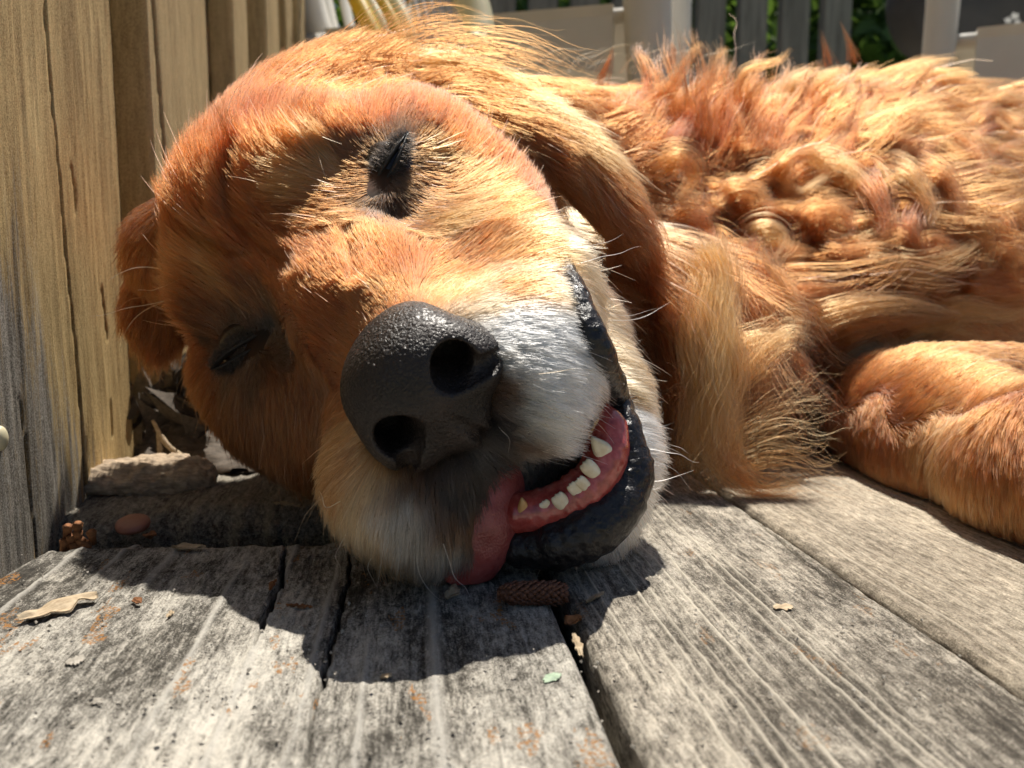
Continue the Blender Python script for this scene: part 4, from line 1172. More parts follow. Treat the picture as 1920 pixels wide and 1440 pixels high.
# px, py, dx, dy (lie in the photo), length mm, lift, curl, clump, colour
G = [
 # bridge and stop
 (735, 560, -.5, -.8, 4, .18, 0, .1, GOLD), (680, 560, -.8, -.6, 4, .18, 0, .1, GOLD), (690, 500, -.5, -.85, 5, .2, 0, .15, GINGER), (640, 560, -.8, -.5, 5, .2, 0, .15, GINGER),
 (620, 460, -.6, -.75, 6, .25, 0, .2, GINGER), (760, 500, .1, -1, 6, .2, 0, .15, GINGER), (830, 520, .6, -.7, 6, .2, 0, .15, GINGER), (620, 640, -.9, -.2, 5, .2, 0, .2, GINGER),
 (570, 560, -.8, -.5, 6, .25, 0, .2, GINGER), (550, 470, -.7, -.7, 7, .25, 0, .25, GINGER), (660, 440, -.3, -.6, 7, .3, 0, .3, BUFF), (600, 400, -.9, -.3, 8, .3, 0, .3, GINGER),
 # rim of the nose
 (740, 590, -.3, -.9, 2.5, .2, 0, .05, BROWN), (830, 552, .2, -1, 3, .2, 0, .05, BUFF), (650, 660, -.9, -.3, 3, .2, 0, .1, GOLD), (630, 760, -.9, .3, 4, .2, 0, .1, GOLD),
 (900, 570, .8, -.3, 4, .2, 0, .1, CREAM), (945, 620, 1, -.1, 4, .18, 0, .1, WHITE), (955, 690, 1, .1, 4.5, .18, 0, .15, GREY), (940, 740, 1, .25, 4.5, .18, 0, .15, DKBR), (930, 800, .9, .5, 5, .2, 0, .2, BLACK),
 # left flew
 (1000, 620, 1, .05, 6, .2, 0, .15, WHITE), (1060, 640, 1, .15, 7, .22, 0, .15, WHITE), (1000, 690, 1, .15, 6, .2, 0, .2, WHITE), (1060, 700, 1, .2, 7, .22, 0, .2, WHITE), (1090, 730, .95, .4, 7, .25, 0, .2, WHITE),
 (1000, 760, .95, .35, 7, .2, 0, .3, GREY), (1050, 770, .9, .5, 8, .25, 0, .3, WHITE), (980, 820, .85, .6, 8, .25, 0, .35, DKBR), (1030, 820, .8, .65, 8, .3, 0, .3, WHITE), (940, 855, .6, .8, 7, .3, 0, .3, BLACK),
 (1000, 560, .9, -.1, 7, .2, 0, .15, BUFF), (1050, 570, 1, .1, 7, .25, 0, .15, CREAM), (940, 540, .7, -.5, 7, .2, 0, .15, GOLD), (1080, 620, 1, .2, 7, .25, 0, .15, WHITE),
 # left cheek
 (880, 470, .5, -.8, 9, .22, 0, .2, GINGER), (960, 480, .7, -.6, 9, .22, 0, .2, GOLD), (1010, 470, .9, -.3, 9, .25, 0, .2, BUFF), (1040, 440, 1, .0, 9, .3, 0, .2, CREAM), (1050, 400, .9, -.1, 12, .35, 0, .2, CREAM),
 (900, 400, .7, -.6, 10, .25, 0, .25, GOLD), (960, 390, .5, -.8, 10, .25, 0, .25, GINGER), (1020, 350, .5, -.8, 11, .3, 0, .25, GINGER), (860, 340, .45, -.85, 10, .28, 0, .25, BUFF), (920, 310, .35, -.9, 11, .3, 0, .25, GINGER),
 (840, 270, .3, -.9, 9, .25, 0, .25, GOLD), (880, 240, .4, -.9, 10, .25, 0, .25, GINGER), (800, 210, .2, -.95, 9, .25, 0, .25, GINGER), (960, 330, .4, -.9, 11, .3, 0, .25, GINGER),
 # left eye
 (680, 250, -.5, -.85, 7, .3, 0, .25, GINGER), (660, 300, -.9, -.4, 8, .3, 0, .3, BROWN), (640, 350, -1, .0, 8, .3, 0, .35, BROWN), (668, 412, -.5, .5, 6, .3, 0, .35, BROWN), (735, 420, .3, .8, 7, .3, 0, .35, BROWN), (770, 370, .9, .3, 7, .2, 0, .3, DKBR), (668, 350, -1, .1, 6, .2, 0, .3, BROWN),
 (790, 390, .9, .45, 8, .28, 0, .35, BROWN), (800, 340, 1, .05, 8, .28, 0, .3, BROWN), (800, 290, .9, -.4, 8, .28, 0, .3, BUFF), (770, 228, .3, -.95, 6, .25, 0, .25, BROWN),
 (699, 330, -.9, .1, 3, .2, 0, .1, DKBR), (706, 366, -.4, .6, 4, .2, 0, .1, DKBR), (752, 345, .9, .3, 4.5, .2, 0, .1, DKBR), (760, 290, .9, -.2, 4.5, .2, 0, .1, DKBR), (715, 280, -.6, -.7, 4, .2, 0, .1, DKBR), (752, 252, 0, -1, 4, .2, 0, .1, DKBR), (729, 371, .3, .9, 4, .2, 0, .1, DKBR),
 (830, 415, 1, .2, 9, .25, 0, .3, BUFF), (600, 350, -1, .05, 10, .3, 0, .35, BUFF), (560, 340, -.9, -.3, 11, .35, 0, .35, BUFF), (620, 300, -.7, -.7, 10, .35, 0, .3, BUFF), (540, 300, -.5, -.85, 12, .35, 0, .3, GOLD), (590, 390, -1, .1, 9, .3, 0, .3, BROWN),
 # forehead and crown
 (480, 330, -.5, -.85, 12, .3, 0, .35, GINGER), (430, 300, -.3, -.95, 13, .32, 0, .35, RED), (560, 230, .1, -1, 13, .3, 0, .35, GINGER), (640, 180, .6, -.75, 11, .2, 0, .35, GINGER), (700, 220, .2, -1, 11, .28, 0, .3, GINGER),
 (500, 220, -.1, -1, 14, .32, 0, .35, RED), (580, 165, .5, -.8, 12, .2, 0, .35, GINGER), (380, 330, -.4, -.9, 14, .35, 0, .4, GINGER), (340, 400, -.7, -.7, 13, .35, 0, .35, RED), (420, 400, -.7, -.7, 10, .3, 0, .3, GINGER),
 (500, 420, -.7, -.7, 8, .25, 0, .25, GINGER), (520, 520, -.8, -.6, 7, .25, 0, .25, GINGER), (460, 480, -.8, -.5, 9, .3, 0, .3, GINGER),
 # right brow and eye
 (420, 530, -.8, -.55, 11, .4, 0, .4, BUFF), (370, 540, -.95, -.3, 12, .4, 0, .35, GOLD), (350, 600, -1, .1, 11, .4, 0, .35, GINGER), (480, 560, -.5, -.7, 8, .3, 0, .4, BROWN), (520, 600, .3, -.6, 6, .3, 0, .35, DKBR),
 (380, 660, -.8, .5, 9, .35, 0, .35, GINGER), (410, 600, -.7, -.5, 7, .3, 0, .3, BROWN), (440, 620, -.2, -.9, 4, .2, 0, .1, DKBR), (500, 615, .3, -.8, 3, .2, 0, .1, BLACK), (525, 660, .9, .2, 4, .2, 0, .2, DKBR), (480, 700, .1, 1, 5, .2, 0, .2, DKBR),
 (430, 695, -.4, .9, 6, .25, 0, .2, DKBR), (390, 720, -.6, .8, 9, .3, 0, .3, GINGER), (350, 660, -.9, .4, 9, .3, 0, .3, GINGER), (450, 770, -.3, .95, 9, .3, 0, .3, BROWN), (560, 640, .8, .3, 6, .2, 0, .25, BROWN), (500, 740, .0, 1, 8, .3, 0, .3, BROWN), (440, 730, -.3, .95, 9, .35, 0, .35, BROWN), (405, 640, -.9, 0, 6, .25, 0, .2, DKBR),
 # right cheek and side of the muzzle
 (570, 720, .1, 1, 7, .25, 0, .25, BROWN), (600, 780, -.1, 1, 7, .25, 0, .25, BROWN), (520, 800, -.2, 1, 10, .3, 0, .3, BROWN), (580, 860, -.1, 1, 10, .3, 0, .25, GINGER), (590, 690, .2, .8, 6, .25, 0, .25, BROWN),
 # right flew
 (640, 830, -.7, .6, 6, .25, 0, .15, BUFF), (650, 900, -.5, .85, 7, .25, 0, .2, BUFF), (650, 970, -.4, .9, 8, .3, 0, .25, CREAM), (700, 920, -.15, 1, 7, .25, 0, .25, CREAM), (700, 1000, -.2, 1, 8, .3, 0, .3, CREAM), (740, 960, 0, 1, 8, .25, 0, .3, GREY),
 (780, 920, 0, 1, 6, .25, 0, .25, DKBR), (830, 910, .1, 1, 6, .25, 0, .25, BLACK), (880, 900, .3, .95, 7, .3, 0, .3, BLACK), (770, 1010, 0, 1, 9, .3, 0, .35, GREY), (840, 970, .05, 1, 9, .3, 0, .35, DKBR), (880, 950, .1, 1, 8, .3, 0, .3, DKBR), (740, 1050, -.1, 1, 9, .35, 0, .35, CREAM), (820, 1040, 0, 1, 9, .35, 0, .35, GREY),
 # chin and lower jaw
 (1075, 480, .95, -.05, 12, .35, 0, .25, CREAM), (1100, 560, .95, .1, 8, .35, 0, .25, CREAM), (1135, 650, .95, .1, 8, .35, 0, .25, CREAM), (1170, 740, .95, .05, 8, .35, 0, .25, CREAM), (1195, 810, 1, .0, 8, .45, 0, .2, WHITE), (1205, 870, 1, .15, 8, .45, 0, .2, WHITE),
 (1190, 940, .85, .5, 8, .45, 0, .2, WHITE), (1150, 1000, .6, .8, 8, .4, 0, .2, WHITE), (1080, 1040, .2, 1, 8, .4, 0, .25, GREY), (1000, 1050, 0, 1, 8, .4, 0, .25, GREY), (1050, 900, .3, .8, 1.5, .2, 0, 0, BLACK), (1000, 960, .2, .9, 1.5, .2, 0, 0, BLACK), (1100, 800, .6, .3, 1.5, .2, 0, 0, BLACK),
 # left ear; lighter buff along the top puts its sunlit edge into colour
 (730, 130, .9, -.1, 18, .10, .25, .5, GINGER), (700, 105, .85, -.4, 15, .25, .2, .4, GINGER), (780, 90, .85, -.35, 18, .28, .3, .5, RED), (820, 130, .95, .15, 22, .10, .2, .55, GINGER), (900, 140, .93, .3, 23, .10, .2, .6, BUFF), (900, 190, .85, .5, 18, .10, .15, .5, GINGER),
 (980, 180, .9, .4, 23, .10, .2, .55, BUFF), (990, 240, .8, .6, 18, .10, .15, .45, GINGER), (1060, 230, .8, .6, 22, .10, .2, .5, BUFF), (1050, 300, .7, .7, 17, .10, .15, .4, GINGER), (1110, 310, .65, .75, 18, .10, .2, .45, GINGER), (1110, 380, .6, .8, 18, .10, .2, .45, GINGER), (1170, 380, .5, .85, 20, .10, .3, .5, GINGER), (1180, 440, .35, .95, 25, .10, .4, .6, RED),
 # neck and back
 (960, 110, .9, -.2, 24, .4, .4, .5, GINGER), (1030, 130, .8, -.5, 26, .5, .5, .5, GINGER), (1120, 160, .7, -.6, 24, .35, .4, .65, GINGER), (1200, 150, .45, -.85, 27, .4, .3, .7, GINGER), (1300, 160, .3, -.95, 30, .45, .2, .75, GINGER), (1400, 170, .2, -1, 34, .5, .2, .75, GINGER), (1500, 170, .35, -.95, 34, .5, .2, .75, GOLD), (1600, 170, .6, -.7, 32, .4, .2, .7, GOLD), (1750, 180, .9, -.25, 30, .3, .2, .6, GOLD), (1880, 200, .98, -.1, 30, .25, .2, .6, GOLD),
 (1180, 260, .5, -.6, 30, .45, .6, .75, GINGER), (1250, 280, .2, -1, 40, .5, .3, .8, GINGER), (1350, 300, .25, -.95, 40, .5, .3, .8, GINGER), (1450, 300, .4, -.9, 38, .45, .3, .8, GINGER), (1560, 300, .6, -.7, 36, .4, .4, .75, GOLD), (1700, 300, .9, -.1, 34, .35, .6, .7, GOLD), (1850, 300, .95, .1, 32, .3, .4, .65, GOLD),
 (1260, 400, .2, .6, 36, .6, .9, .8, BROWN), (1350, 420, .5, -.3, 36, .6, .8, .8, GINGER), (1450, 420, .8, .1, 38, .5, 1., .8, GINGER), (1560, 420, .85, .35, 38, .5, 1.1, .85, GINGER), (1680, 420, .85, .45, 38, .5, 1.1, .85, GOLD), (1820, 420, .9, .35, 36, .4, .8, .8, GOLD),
 # chest; brown beneath the ear and around the tuft paints in shadow
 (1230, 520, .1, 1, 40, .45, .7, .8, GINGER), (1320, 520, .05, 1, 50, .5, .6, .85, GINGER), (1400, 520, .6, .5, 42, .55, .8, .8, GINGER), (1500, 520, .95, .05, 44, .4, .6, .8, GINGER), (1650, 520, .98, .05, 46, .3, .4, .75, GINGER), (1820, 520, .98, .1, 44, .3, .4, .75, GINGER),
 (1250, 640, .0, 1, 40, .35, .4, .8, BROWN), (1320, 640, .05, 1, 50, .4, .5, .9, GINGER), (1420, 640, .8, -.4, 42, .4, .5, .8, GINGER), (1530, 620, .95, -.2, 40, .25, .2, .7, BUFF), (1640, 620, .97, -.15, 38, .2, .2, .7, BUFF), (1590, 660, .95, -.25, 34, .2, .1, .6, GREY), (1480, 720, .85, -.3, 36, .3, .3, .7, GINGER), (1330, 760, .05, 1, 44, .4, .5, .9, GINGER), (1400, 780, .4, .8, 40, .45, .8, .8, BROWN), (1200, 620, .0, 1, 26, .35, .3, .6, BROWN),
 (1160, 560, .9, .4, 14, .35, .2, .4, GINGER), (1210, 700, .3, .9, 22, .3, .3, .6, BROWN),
 # foreleg
 (1650, 690, .9, -.05, 7, .25, 0, .35, GOLD), (1750, 660, 1, .0, 7, .15, 0, .3, GOLD), (1880, 660, 1, .05, 7, .15, 0, .3, GOLD), (1690, 655, 1, -.1, 7, .15, 0, .3, GOLD), (1810, 640, 1, .0, 7, .15, 0, .3, GOLD), (1900, 645, 1, .05, 7, .15, 0, .3, GOLD), (1600, 730, .9, -.1, 7, .2, 0, .3, GOLD), (1780, 700, 1, 0, 7, .15, 0, .3, GOLD), (1620, 780, .85, .4, 7, .25, 0, .35, GOLD), (1720, 740, .95, .2, 7, .18, 0, .35, GOLD), (1850, 730, .95, .15, 7, .2, 0, .4, GOLD), (1570, 800, .8, .5, 7, .2, 0, .3, GINGER), (1560, 860, .75, .6, 7, .2, 0, .3, GINGER), (1700, 900, .75, .65, 7, .2, 0, .3, GINGER), (1640, 850, .75, .6, 7, .3, 0, .4, GINGER), (1740, 830, .75, .6, 7, .3, 0, .45, BUFF), (1820, 830, .7, .68, 7, .3, 0, .45, GOLD), (1900, 820, .6, .75, 7, .28, 0, .4, GOLD), (1800, 920, .7, .7, 7, .25, 0, .35, GOLD), (1900, 950, .75, .65, 7, .25, 0, .35, GOLD),
 # right ear
 (280, 500, -.2, .9, 10, .2, .1, .45, GINGER), (260, 580, -.1, 1, 11, .2, .1, .45, GINGER), (310, 600, .0, 1, 9, .2, .1, .4, GINGER), (262, 640, .0, 1, 12, .2, .1, .5, BROWN), (300, 660, .1, 1, 9, .2, .1, .4, BROWN),
]
gp_, gd_, gf_, gc_ = [], [], [], []
for (px, py, dx, dy, ln, lift, curl, clump, colr) in G:
    for k_ in range(10):
        p, n_, z = cast(px + (1000 - px) * .02 * k_ * (1 if px < 900 else 0), py + 9 * k_ * (1 if py < 500 else -1))
        if p is not None and z < 1.3: break
    if p is None:
        if DBG: print('guide misses', px, py)
        continue
    d = rt * dx - upv * dy
    d = d - n_ * (d @ n_)
    if np.linalg.norm(d) < .15:
        d = rt * dx - upv * dy
        d = d - n_ * (d @ n_) + fw * .3; d -= n_ * (d @ n_)
    gp_.append(p); gd_.append(d / np.linalg.norm(d)); gf_.append((ln, lift, curl, clump)); gc_.append(colr)
# the sides the photograph does not show
for P0, d0, f0, c0 in [(hd(-.11, 0, 0), (0, .9, -.2), (16, .3, .2, .4), GINGER), (hd(-.06, 0, -.06), (-.3, .8, 0), (12, .3, 0, .3), GINGER),
                       ((.30, .80, .20), (.9, .2, -.2), (34, .3, .3, .7), GOLD), ((.30, .80, .05), (.9, .2, -.3), (34, .3, .3, .7), GOLD), ((.6, .95, .2), (.9, .2, -.2), (34, .3, .3, .7), GOLD),
                       ((.7, .8, .2), (.95, 0, -.2), (34, .3, .4, .7), GOLD), ((.6, .6, .15), (.95, -.1, -.2), (36, .3, .5, .7), GINGER), ((.15, .68, .15), (.9, .3, 0), (30, .35, .3, .6), GINGER),
                       ((.45, .45, .08), (.9, -.2, -.2), (30, .3, .3, .6), BUFF)]:
    gp_.append(np.asarray(P0)); gd_.append(np.asarray(d0) / np.linalg.norm(d0)); gf_.append(f0); gc_.append(c0)
def in_ear(P, grow_=1.12):
    ax = EN / np.linalg.norm(EN)
    out = np.zeros(len(P), bool)
    for i in range(len(eL) - 1):
        a, b = eL[i, :3], eL[i + 1, :3]
        t_ = np.clip(((P - a) @ (b - a)) / ((b - a) @ (b - a)), 0, 1)
        v = P - a - t_[:, None] * (b - a)
        v = v + ((v @ ax) * (1 / .20 - 1))[:, None] * ax
        out |= np.linalg.norm(v, axis=1) < (eL[i, 3] + t_ * (eL[i + 1, 3] - eL[i, 3])) * grow_ + .007
    return out
gp_ = np.array(gp_); gd_ = np.array(gd_); gf_ = np.array(gf_); gc_ = np.array(gc_)
g_ear = in_ear(gp_); v_ear = in_ear(BV)
def interp(P, vals, pw, eps):
    out = np.zeros((len(P), vals.shape[1]))
    for i in range(0, len(P), 20000):
        d2 = ((P[i:i + 20000, None] - gp_[None]) ** 2).sum(-1)
        w_ = 1 / (d2 + eps * eps) ** (pw / 2) * np.where(v_ear[i:i + 20000, None] == g_ear[None], 1.0, .002)
        out[i:i + 20000] = (w_ @ vals) / w_.sum(1, keepdims=True)
    return out
VD = interp(BV, gd_, 4, .004)
VD -= BN * (VD * BN).sum(1, keepdims=True); VD /= np.linalg.norm(VD, axis=1, keepdims=True) + 1e-9
VF = interp(BV, gf_, 4, .003)
short = (VF[:, 0] < 17)
VF[short, 1] *= .68; VF[short, 0] *= 1.12
VF[~short & (BV[:, 2] > .17), 1] *= .75
cur = VF[:, 2] > .5
VF[cur, 1] *= .7
VF[:, 2] = np.where(cur, .5 + (VF[:, 2] - .5) * .25, VF[:, 2])
jit = np.stack([vnoise(BV, 90, k) for k in range(3)], 1) * .004 + np.stack([vnoise(BV, 330, k + 5) for k in range(3)], 1) * .002
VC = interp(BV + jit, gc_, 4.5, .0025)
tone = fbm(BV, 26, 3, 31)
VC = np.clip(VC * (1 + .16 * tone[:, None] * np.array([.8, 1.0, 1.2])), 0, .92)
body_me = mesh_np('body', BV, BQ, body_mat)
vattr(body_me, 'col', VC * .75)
body = child('body', body_me, dog)
# ------------------------------------------------------------------ hair strands
def hair_mat(name, rough=.48, rad_rough=.75):
    t = NT(name)
    p = t.n('ShaderNodeBsdfHairPrincipled')
    p.model = 'CHIANG'; p.parametrization = 'COLOR'
    t.l(t.attr('hcol'), p.inputs['Color'])
    p.inputs['Roughness'].default_value = rough
    p.inputs['Radial Roughness'].default_value = rad_rough
    p.inputs['Coat'].default_value = .0
    p.inputs['IOR'].default_value = 1.5
    t.l(p.outputs[0], t.out.inputs[0])
    return t.m
HAIR = hair_mat('dog_hair')
def build_curves(name, P, R, C, parent, mat=HAIR):
    """P (n, m, 3) points, R (n, m) radii, C (n, 3) colours"""
    ok = np.isfinite(P).all((1, 2)) & np.isfinite(R).all(1)
    if DBG: print(name, P.shape, R.shape, C.shape, 'bad', (~ok).sum(), 'neg', (R <= 0).sum())
    P, R, C = P[ok], R[ok], C[ok]
    n, m = P.shape[:2]
    cu = bpy.data.hair_curves.new(name)
    cu.add_curves([m] * n)
    cu.attributes['position'].data.foreach_set('vector', P.astype(np.float32).ravel())
    if 'radius' not in cu.attributes: cu.attributes.new('radius', 'FLOAT', 'POINT')
    cu.attributes['radius'].data.foreach_set('value', R.astype(np.float32).ravel())
    a = cu.attributes.new('hcol', 'FLOAT_COLOR', 'CURVE')
    a.data.foreach_set('color', np.c_[C, np.ones(n)].astype(np.float32).ravel())
    cu.materials.append(mat)
    return child(name, cu, parent)
# faces: area, how well the photograph sees them
FC = BV[BQ].mean(1)
fa = np.linalg.norm(np.cross(BV[BQ[:, 2]] - BV[BQ[:, 0]], BV[BQ[:, 3]] - BV[BQ[:, 1]]), axis=1) / 2
FN = BN[BQ].mean(1)
toc = CAM - FC; dist = np.linalg.norm(toc, axis=1); facing = (FN * toc).sum(1) / dist
pf = proj(FC)
inframe = (pf[:, 0] > -120) & (pf[:, 0] < 2060) & (pf[:, 1] > -250) & (pf[:, 2] > .1)
Ff = VF[BQ].mean(1)
flen = Ff[:, 0] * 1e-3
vis = np.where(facing > -.35, 1.0, .18) * np.where(inframe, 1.0, .12)
EAX = []
for ec, q0, q1 in ((EL, (692, 388), (772, 246)), (ER, (415, 682), (525, 618))):
    zz = proj(ec)[2]
    ea = at(*q1, zz) - at(*q0, zz); ea /= np.linalg.norm(ea)
    eo = (CAM - ec) / np.linalg.norm(CAM - ec); eb = np.cross(eo, ea); eb /= np.linalg.norm(eb)
    EAX.append((ea, eb))
def bare(P):
    """no coat where the nose, lids, lips and gums sit"""
    k = np.ones(len(P), bool)
    q = (P - NC) @ MH
    k &= ((q[:, 0] / .022) ** 2 + ((q[:, 1] - .001) / .0165) ** 2 + (q[:, 2] / .0205) ** 2) > 1
    for ec, (ea, eb) in ((EL, EAX[0]), (ER, EAX[1])):
        v = P - ec
        k &= ((v @ ea) / .0108) ** 2 + ((v @ eb) / .0032) ** 2 > 1
    for i in range(0, len(lp), 3): k &= np.linalg.norm(P - lp[i, :3], axis=1) > lp[i, 3] * 1.02
    for i in range(0, len(gp), 4): k &= np.linalg.norm(P - gp[i, :3], axis=1) > gp[i, 3] * 1.25
    return k
WID = np.clip(.000065 + .00015 * (pf[:, 2] - .2) / .3, .00006, .00026)        # half width of a strand
DENS = 1.0
def sample(sel, cover):
    dens = cover / (np.maximum(flen, .003) * 2 * WID) * vis * sel
    cnt = rng.poisson(np.maximum(dens * fa * DENS, 0))
    fi = np.repeat(np.arange(len(BQ)), cnt)
    u, v = rng.random(len(fi)), rng.random(len(fi))
    w4 = np.stack([(1 - u) * (1 - v), u * (1 - v), u * v, (1 - u) * v], 1)
    q = BQ[fi]
    mixv = lambda A: (A[q] * w4[..., None]).sum(1)
    P = mixv(BV); N = mixv(BN); D = mixv(VD); Fv = mixv(VF); C = mixv(VC)
    k = bare(P)
    return P[k], N[k] / np.linalg.norm(N[k], axis=1, keepdims=True), D[k], Fv[k], C[k], WID[fi][k]
def nrm(a): return a / (np.linalg.norm(a, axis=-1, keepdims=True) + 1e-12)
def grow(P, N, D, Fv, C, W, m, clump_mm, jitter=.25, grav=0.0, lenvar=.3, wave=.022, tipcl=1.0):
    n = len(P)
    ncl = max(4, int(n * 1.0))
    # clump centres: a thinned subset of roots
    order = rng.permutation(n)
    cell = clump_mm * 1e-3
    key = np.floor(P[order] / cell).astype(np.int64)
    _, first = np.unique(key, axis=0, return_index=True)
    cen = order[first]
    kd = KDTree(len(cen))
    for i, c_ in enumerate(cen): kd.insert(Vector(P[c_]), i)
    kd.balance()
    off = rng.normal(0, cell * .12, (n, 3))
    own = np.fromiter((kd.find(p)[1] for p in (P + off)), np.int64, n)
    s = np.linspace(0, 1, m)[None, :, None]
    def strands(P, N, D, Fv, seedv, jit):
        k = len(P)
        L = (Fv[:, 0] * 1e-3 * (1 + lenvar * (seedv[:, 0] * 2 - 1)))[:, None, None]
        T = nrm(D); B = nrm(np.cross(N, T))
        yaw = (seedv[:, 1] - .5) * 2 * jit * (.45 if m > 6 else .8) + jit * .9 * vnoise(P, 42, 77)
        T = nrm(T * np.cos(yaw)[:, None] + B * np.sin(yaw)[:, None]); B = nrm(np.cross(N, T))
        lift = (Fv[:, 1] * (1 + .7 * (seedv[:, 2] - .5)))[:, None, None]
        ang = lift * (1.25 - .95 * s)
        d = T[:, None] * np.cos(ang) + N[:, None] * np.sin(ang) - np.array([0, 0, 1.0]) * grav * s * s
        d = nrm(d)
        step = L / (m - 1)
        Q = np.concatenate([np.zeros((k, 1, 3)), np.cumsum((d[:, 1:] + d[:, :-1]) / 2 * step, 1)], 1) + P[:, None]
        cu = Fv[:, 2][:, None, None]
        ph = (seedv[:, 3] * 1.6 + 5.0 * vnoise(P, 24, 55))[:, None, None]
        wl = (wave * (.85 + .3 * seedv[:, 4] + .25 * vnoise(P, 30, 56)))[:, None, None]
        a = 6.283 * (L * s) / wl + ph
        amp = cu * .0065 * s ** 1.1
        Q = Q + amp * (B[:, None] * (np.sin(a) - np.sin(ph)) + (N[:, None] * .7 + T[:, None] * .3) * (np.cos(a) - np.cos(ph)) * .6)
        return Q
    lone = rng.random(n) < .006
    Fv = Fv.copy(); Fv[lone, 0] *= 1.7; Fv[lone, 1] *= 1.2; C = C.copy(); C[lone] = np.clip(C[lone] * 1.35 + .05, 0, .9)
    sv = rng.random((n, 5)); cv = rng.random((len(cen), 5))
    Qc = strands(P[cen], N[cen], D[cen], Fv[cen], cv, jitter * 1.3)
    svm = sv.copy(); svm[:, 2:] = cv[own][:, 2:] * .8 + sv[:, 2:] * .2; svm[:, 1] = cv[own][:, 1] * .55 + sv[:, 1] * .45
    svm[:, 0] = cv[own][:, 0] * .5 + sv[:, 0] * .5
    Q = strands(P, N, D, Fv, svm, jitter)
    cl = (Fv[:, 3] * (.6 + .6 * sv[:, 1]) * tipcl)[:, None, None] * np.clip(s, 0, 1) ** 1.0
    cl = np.clip(cl, 0, .96)
    stray = (rng.random(n) < .05)[:, None, None]
    cl = np.where(stray, cl * .2, cl)
    off0 = (P - P[cen][own])[:, None]
    Q = Q * (1 - cl) + (Qc[own] + off0 * .12) * cl
    Q += rng.normal(0, 1, (n, m, 3)) * (.00007 * s) + rng.normal(0, 1, (n, 1, 3)) * (s * s * (Fv[:, 0] * 5e-5)[:, None, None])
    Q[..., 2] = np.maximum(Q[..., 2], .0012 + .0006 * rng.random((n, 1)))
    R = W[:, None] * (1.05 - .85 * s[..., 0] ** 1.6)
    bright = np.exp(rng.normal(0, .18, (n, 1)) + (cv[own][:, 3:4] - .5) * .5)
    warm = 1 + (cv[own][:, 4:5] - .5) * np.array([[0., .20, .35]])
    Cc = np.clip(C * bright * warm, .004, .95)
    return Q, R, Cc, own
is_ear = v_ear[BQ].mean(1) > .5
is_long = (flen > .0235) & ~is_ear
is_leg = (~is_ear) & (~is_long) & (pf[:, 0] > 1450)
is_face = ~(is_ear | is_long | is_leg)
tot = 0
for nm, sel, cover, m, cl, kw in (('face_fur', is_face, 5.2, 5, 2.6, dict(jitter=.17, lenvar=.4, tipcl=.6)),
                                 ('leg_fur', is_leg, 4.5, 5, 3.5, dict(jitter=.22)),
                                 ('ear_fur', is_ear, 6.0, 8, 4.5, dict(jitter=.16, lenvar=.35, wave=.03)),
                                 ('undercoat', is_long, 3.2, 8, 5.0, dict(jitter=.5, lenvar=.4, grav=.15, wave=.034)),
                                 ('coat', is_long, 3.8, 12, 11.0, dict(jitter=.45, lenvar=.6, grav=.3, wave=.044, tipcl=1.1))):
    smp = list(sample(sel, cover))
    if nm == 'undercoat':
        smp[3] = smp[3] * np.array([.62, 1.1, .8, .8]); smp[4] = smp[4] * .85
    elif nm == 'coat':
        smp[3] = smp[3] * np.array([1.4, 1.0, 1.25, 1.1])
    Q, R, Cc, own = grow(*smp, m, cl, **kw)
    build_curves(nm, Q, R, Cc, dog)
    tot += len(Q); print(nm, len(Q))

# short dark fuzz on the lids
LP, LD, LN = [], [], []
for Gd, out, ac, sl in LIDS:
    for q in range(900):
        i, j = rng.random() * (Gd.shape[0] - 1.001), 1.2 + rng.random() ** .8 * (Gd.shape[1] - 2.3)
        a, b = int(i), int(j); u, v = i - a, j - b
        p = Gd[a, b] * (1 - u) * (1 - v) + Gd[a + 1, b] * u * (1 - v) + Gd[a, b + 1] * (1 - u) * v + Gd[a + 1, b + 1] * u * v
        LP.append(p); LD.append(ac + sl * rng.normal((i / Gd.shape[0] - .5) * 1.2, .25)); LN.append(out)
LP, LD, LN = np.array(LP), nrm(np.array(LD)), np.array(LN)
sl_ = np.linspace(0, 1, 5)[None, :, None]
LL = (.0016 + .0016 * rng.random((len(LP), 1, 1)))
Q = LP[:, None] + LL * (LD[:, None] * sl_ + LN[:, None] * (.55 * sl_ - .25 * sl_ ** 2))
build_curves('eyelid_fuzz', Q, np.full(Q.shape[:2], .00006) * (1.1 - sl_[..., 0]), np.where(rng.random((len(LP), 1)) < .12, np.array([[.12, .07, .04]]), np.array([[.012, .010, .009]])), dog)
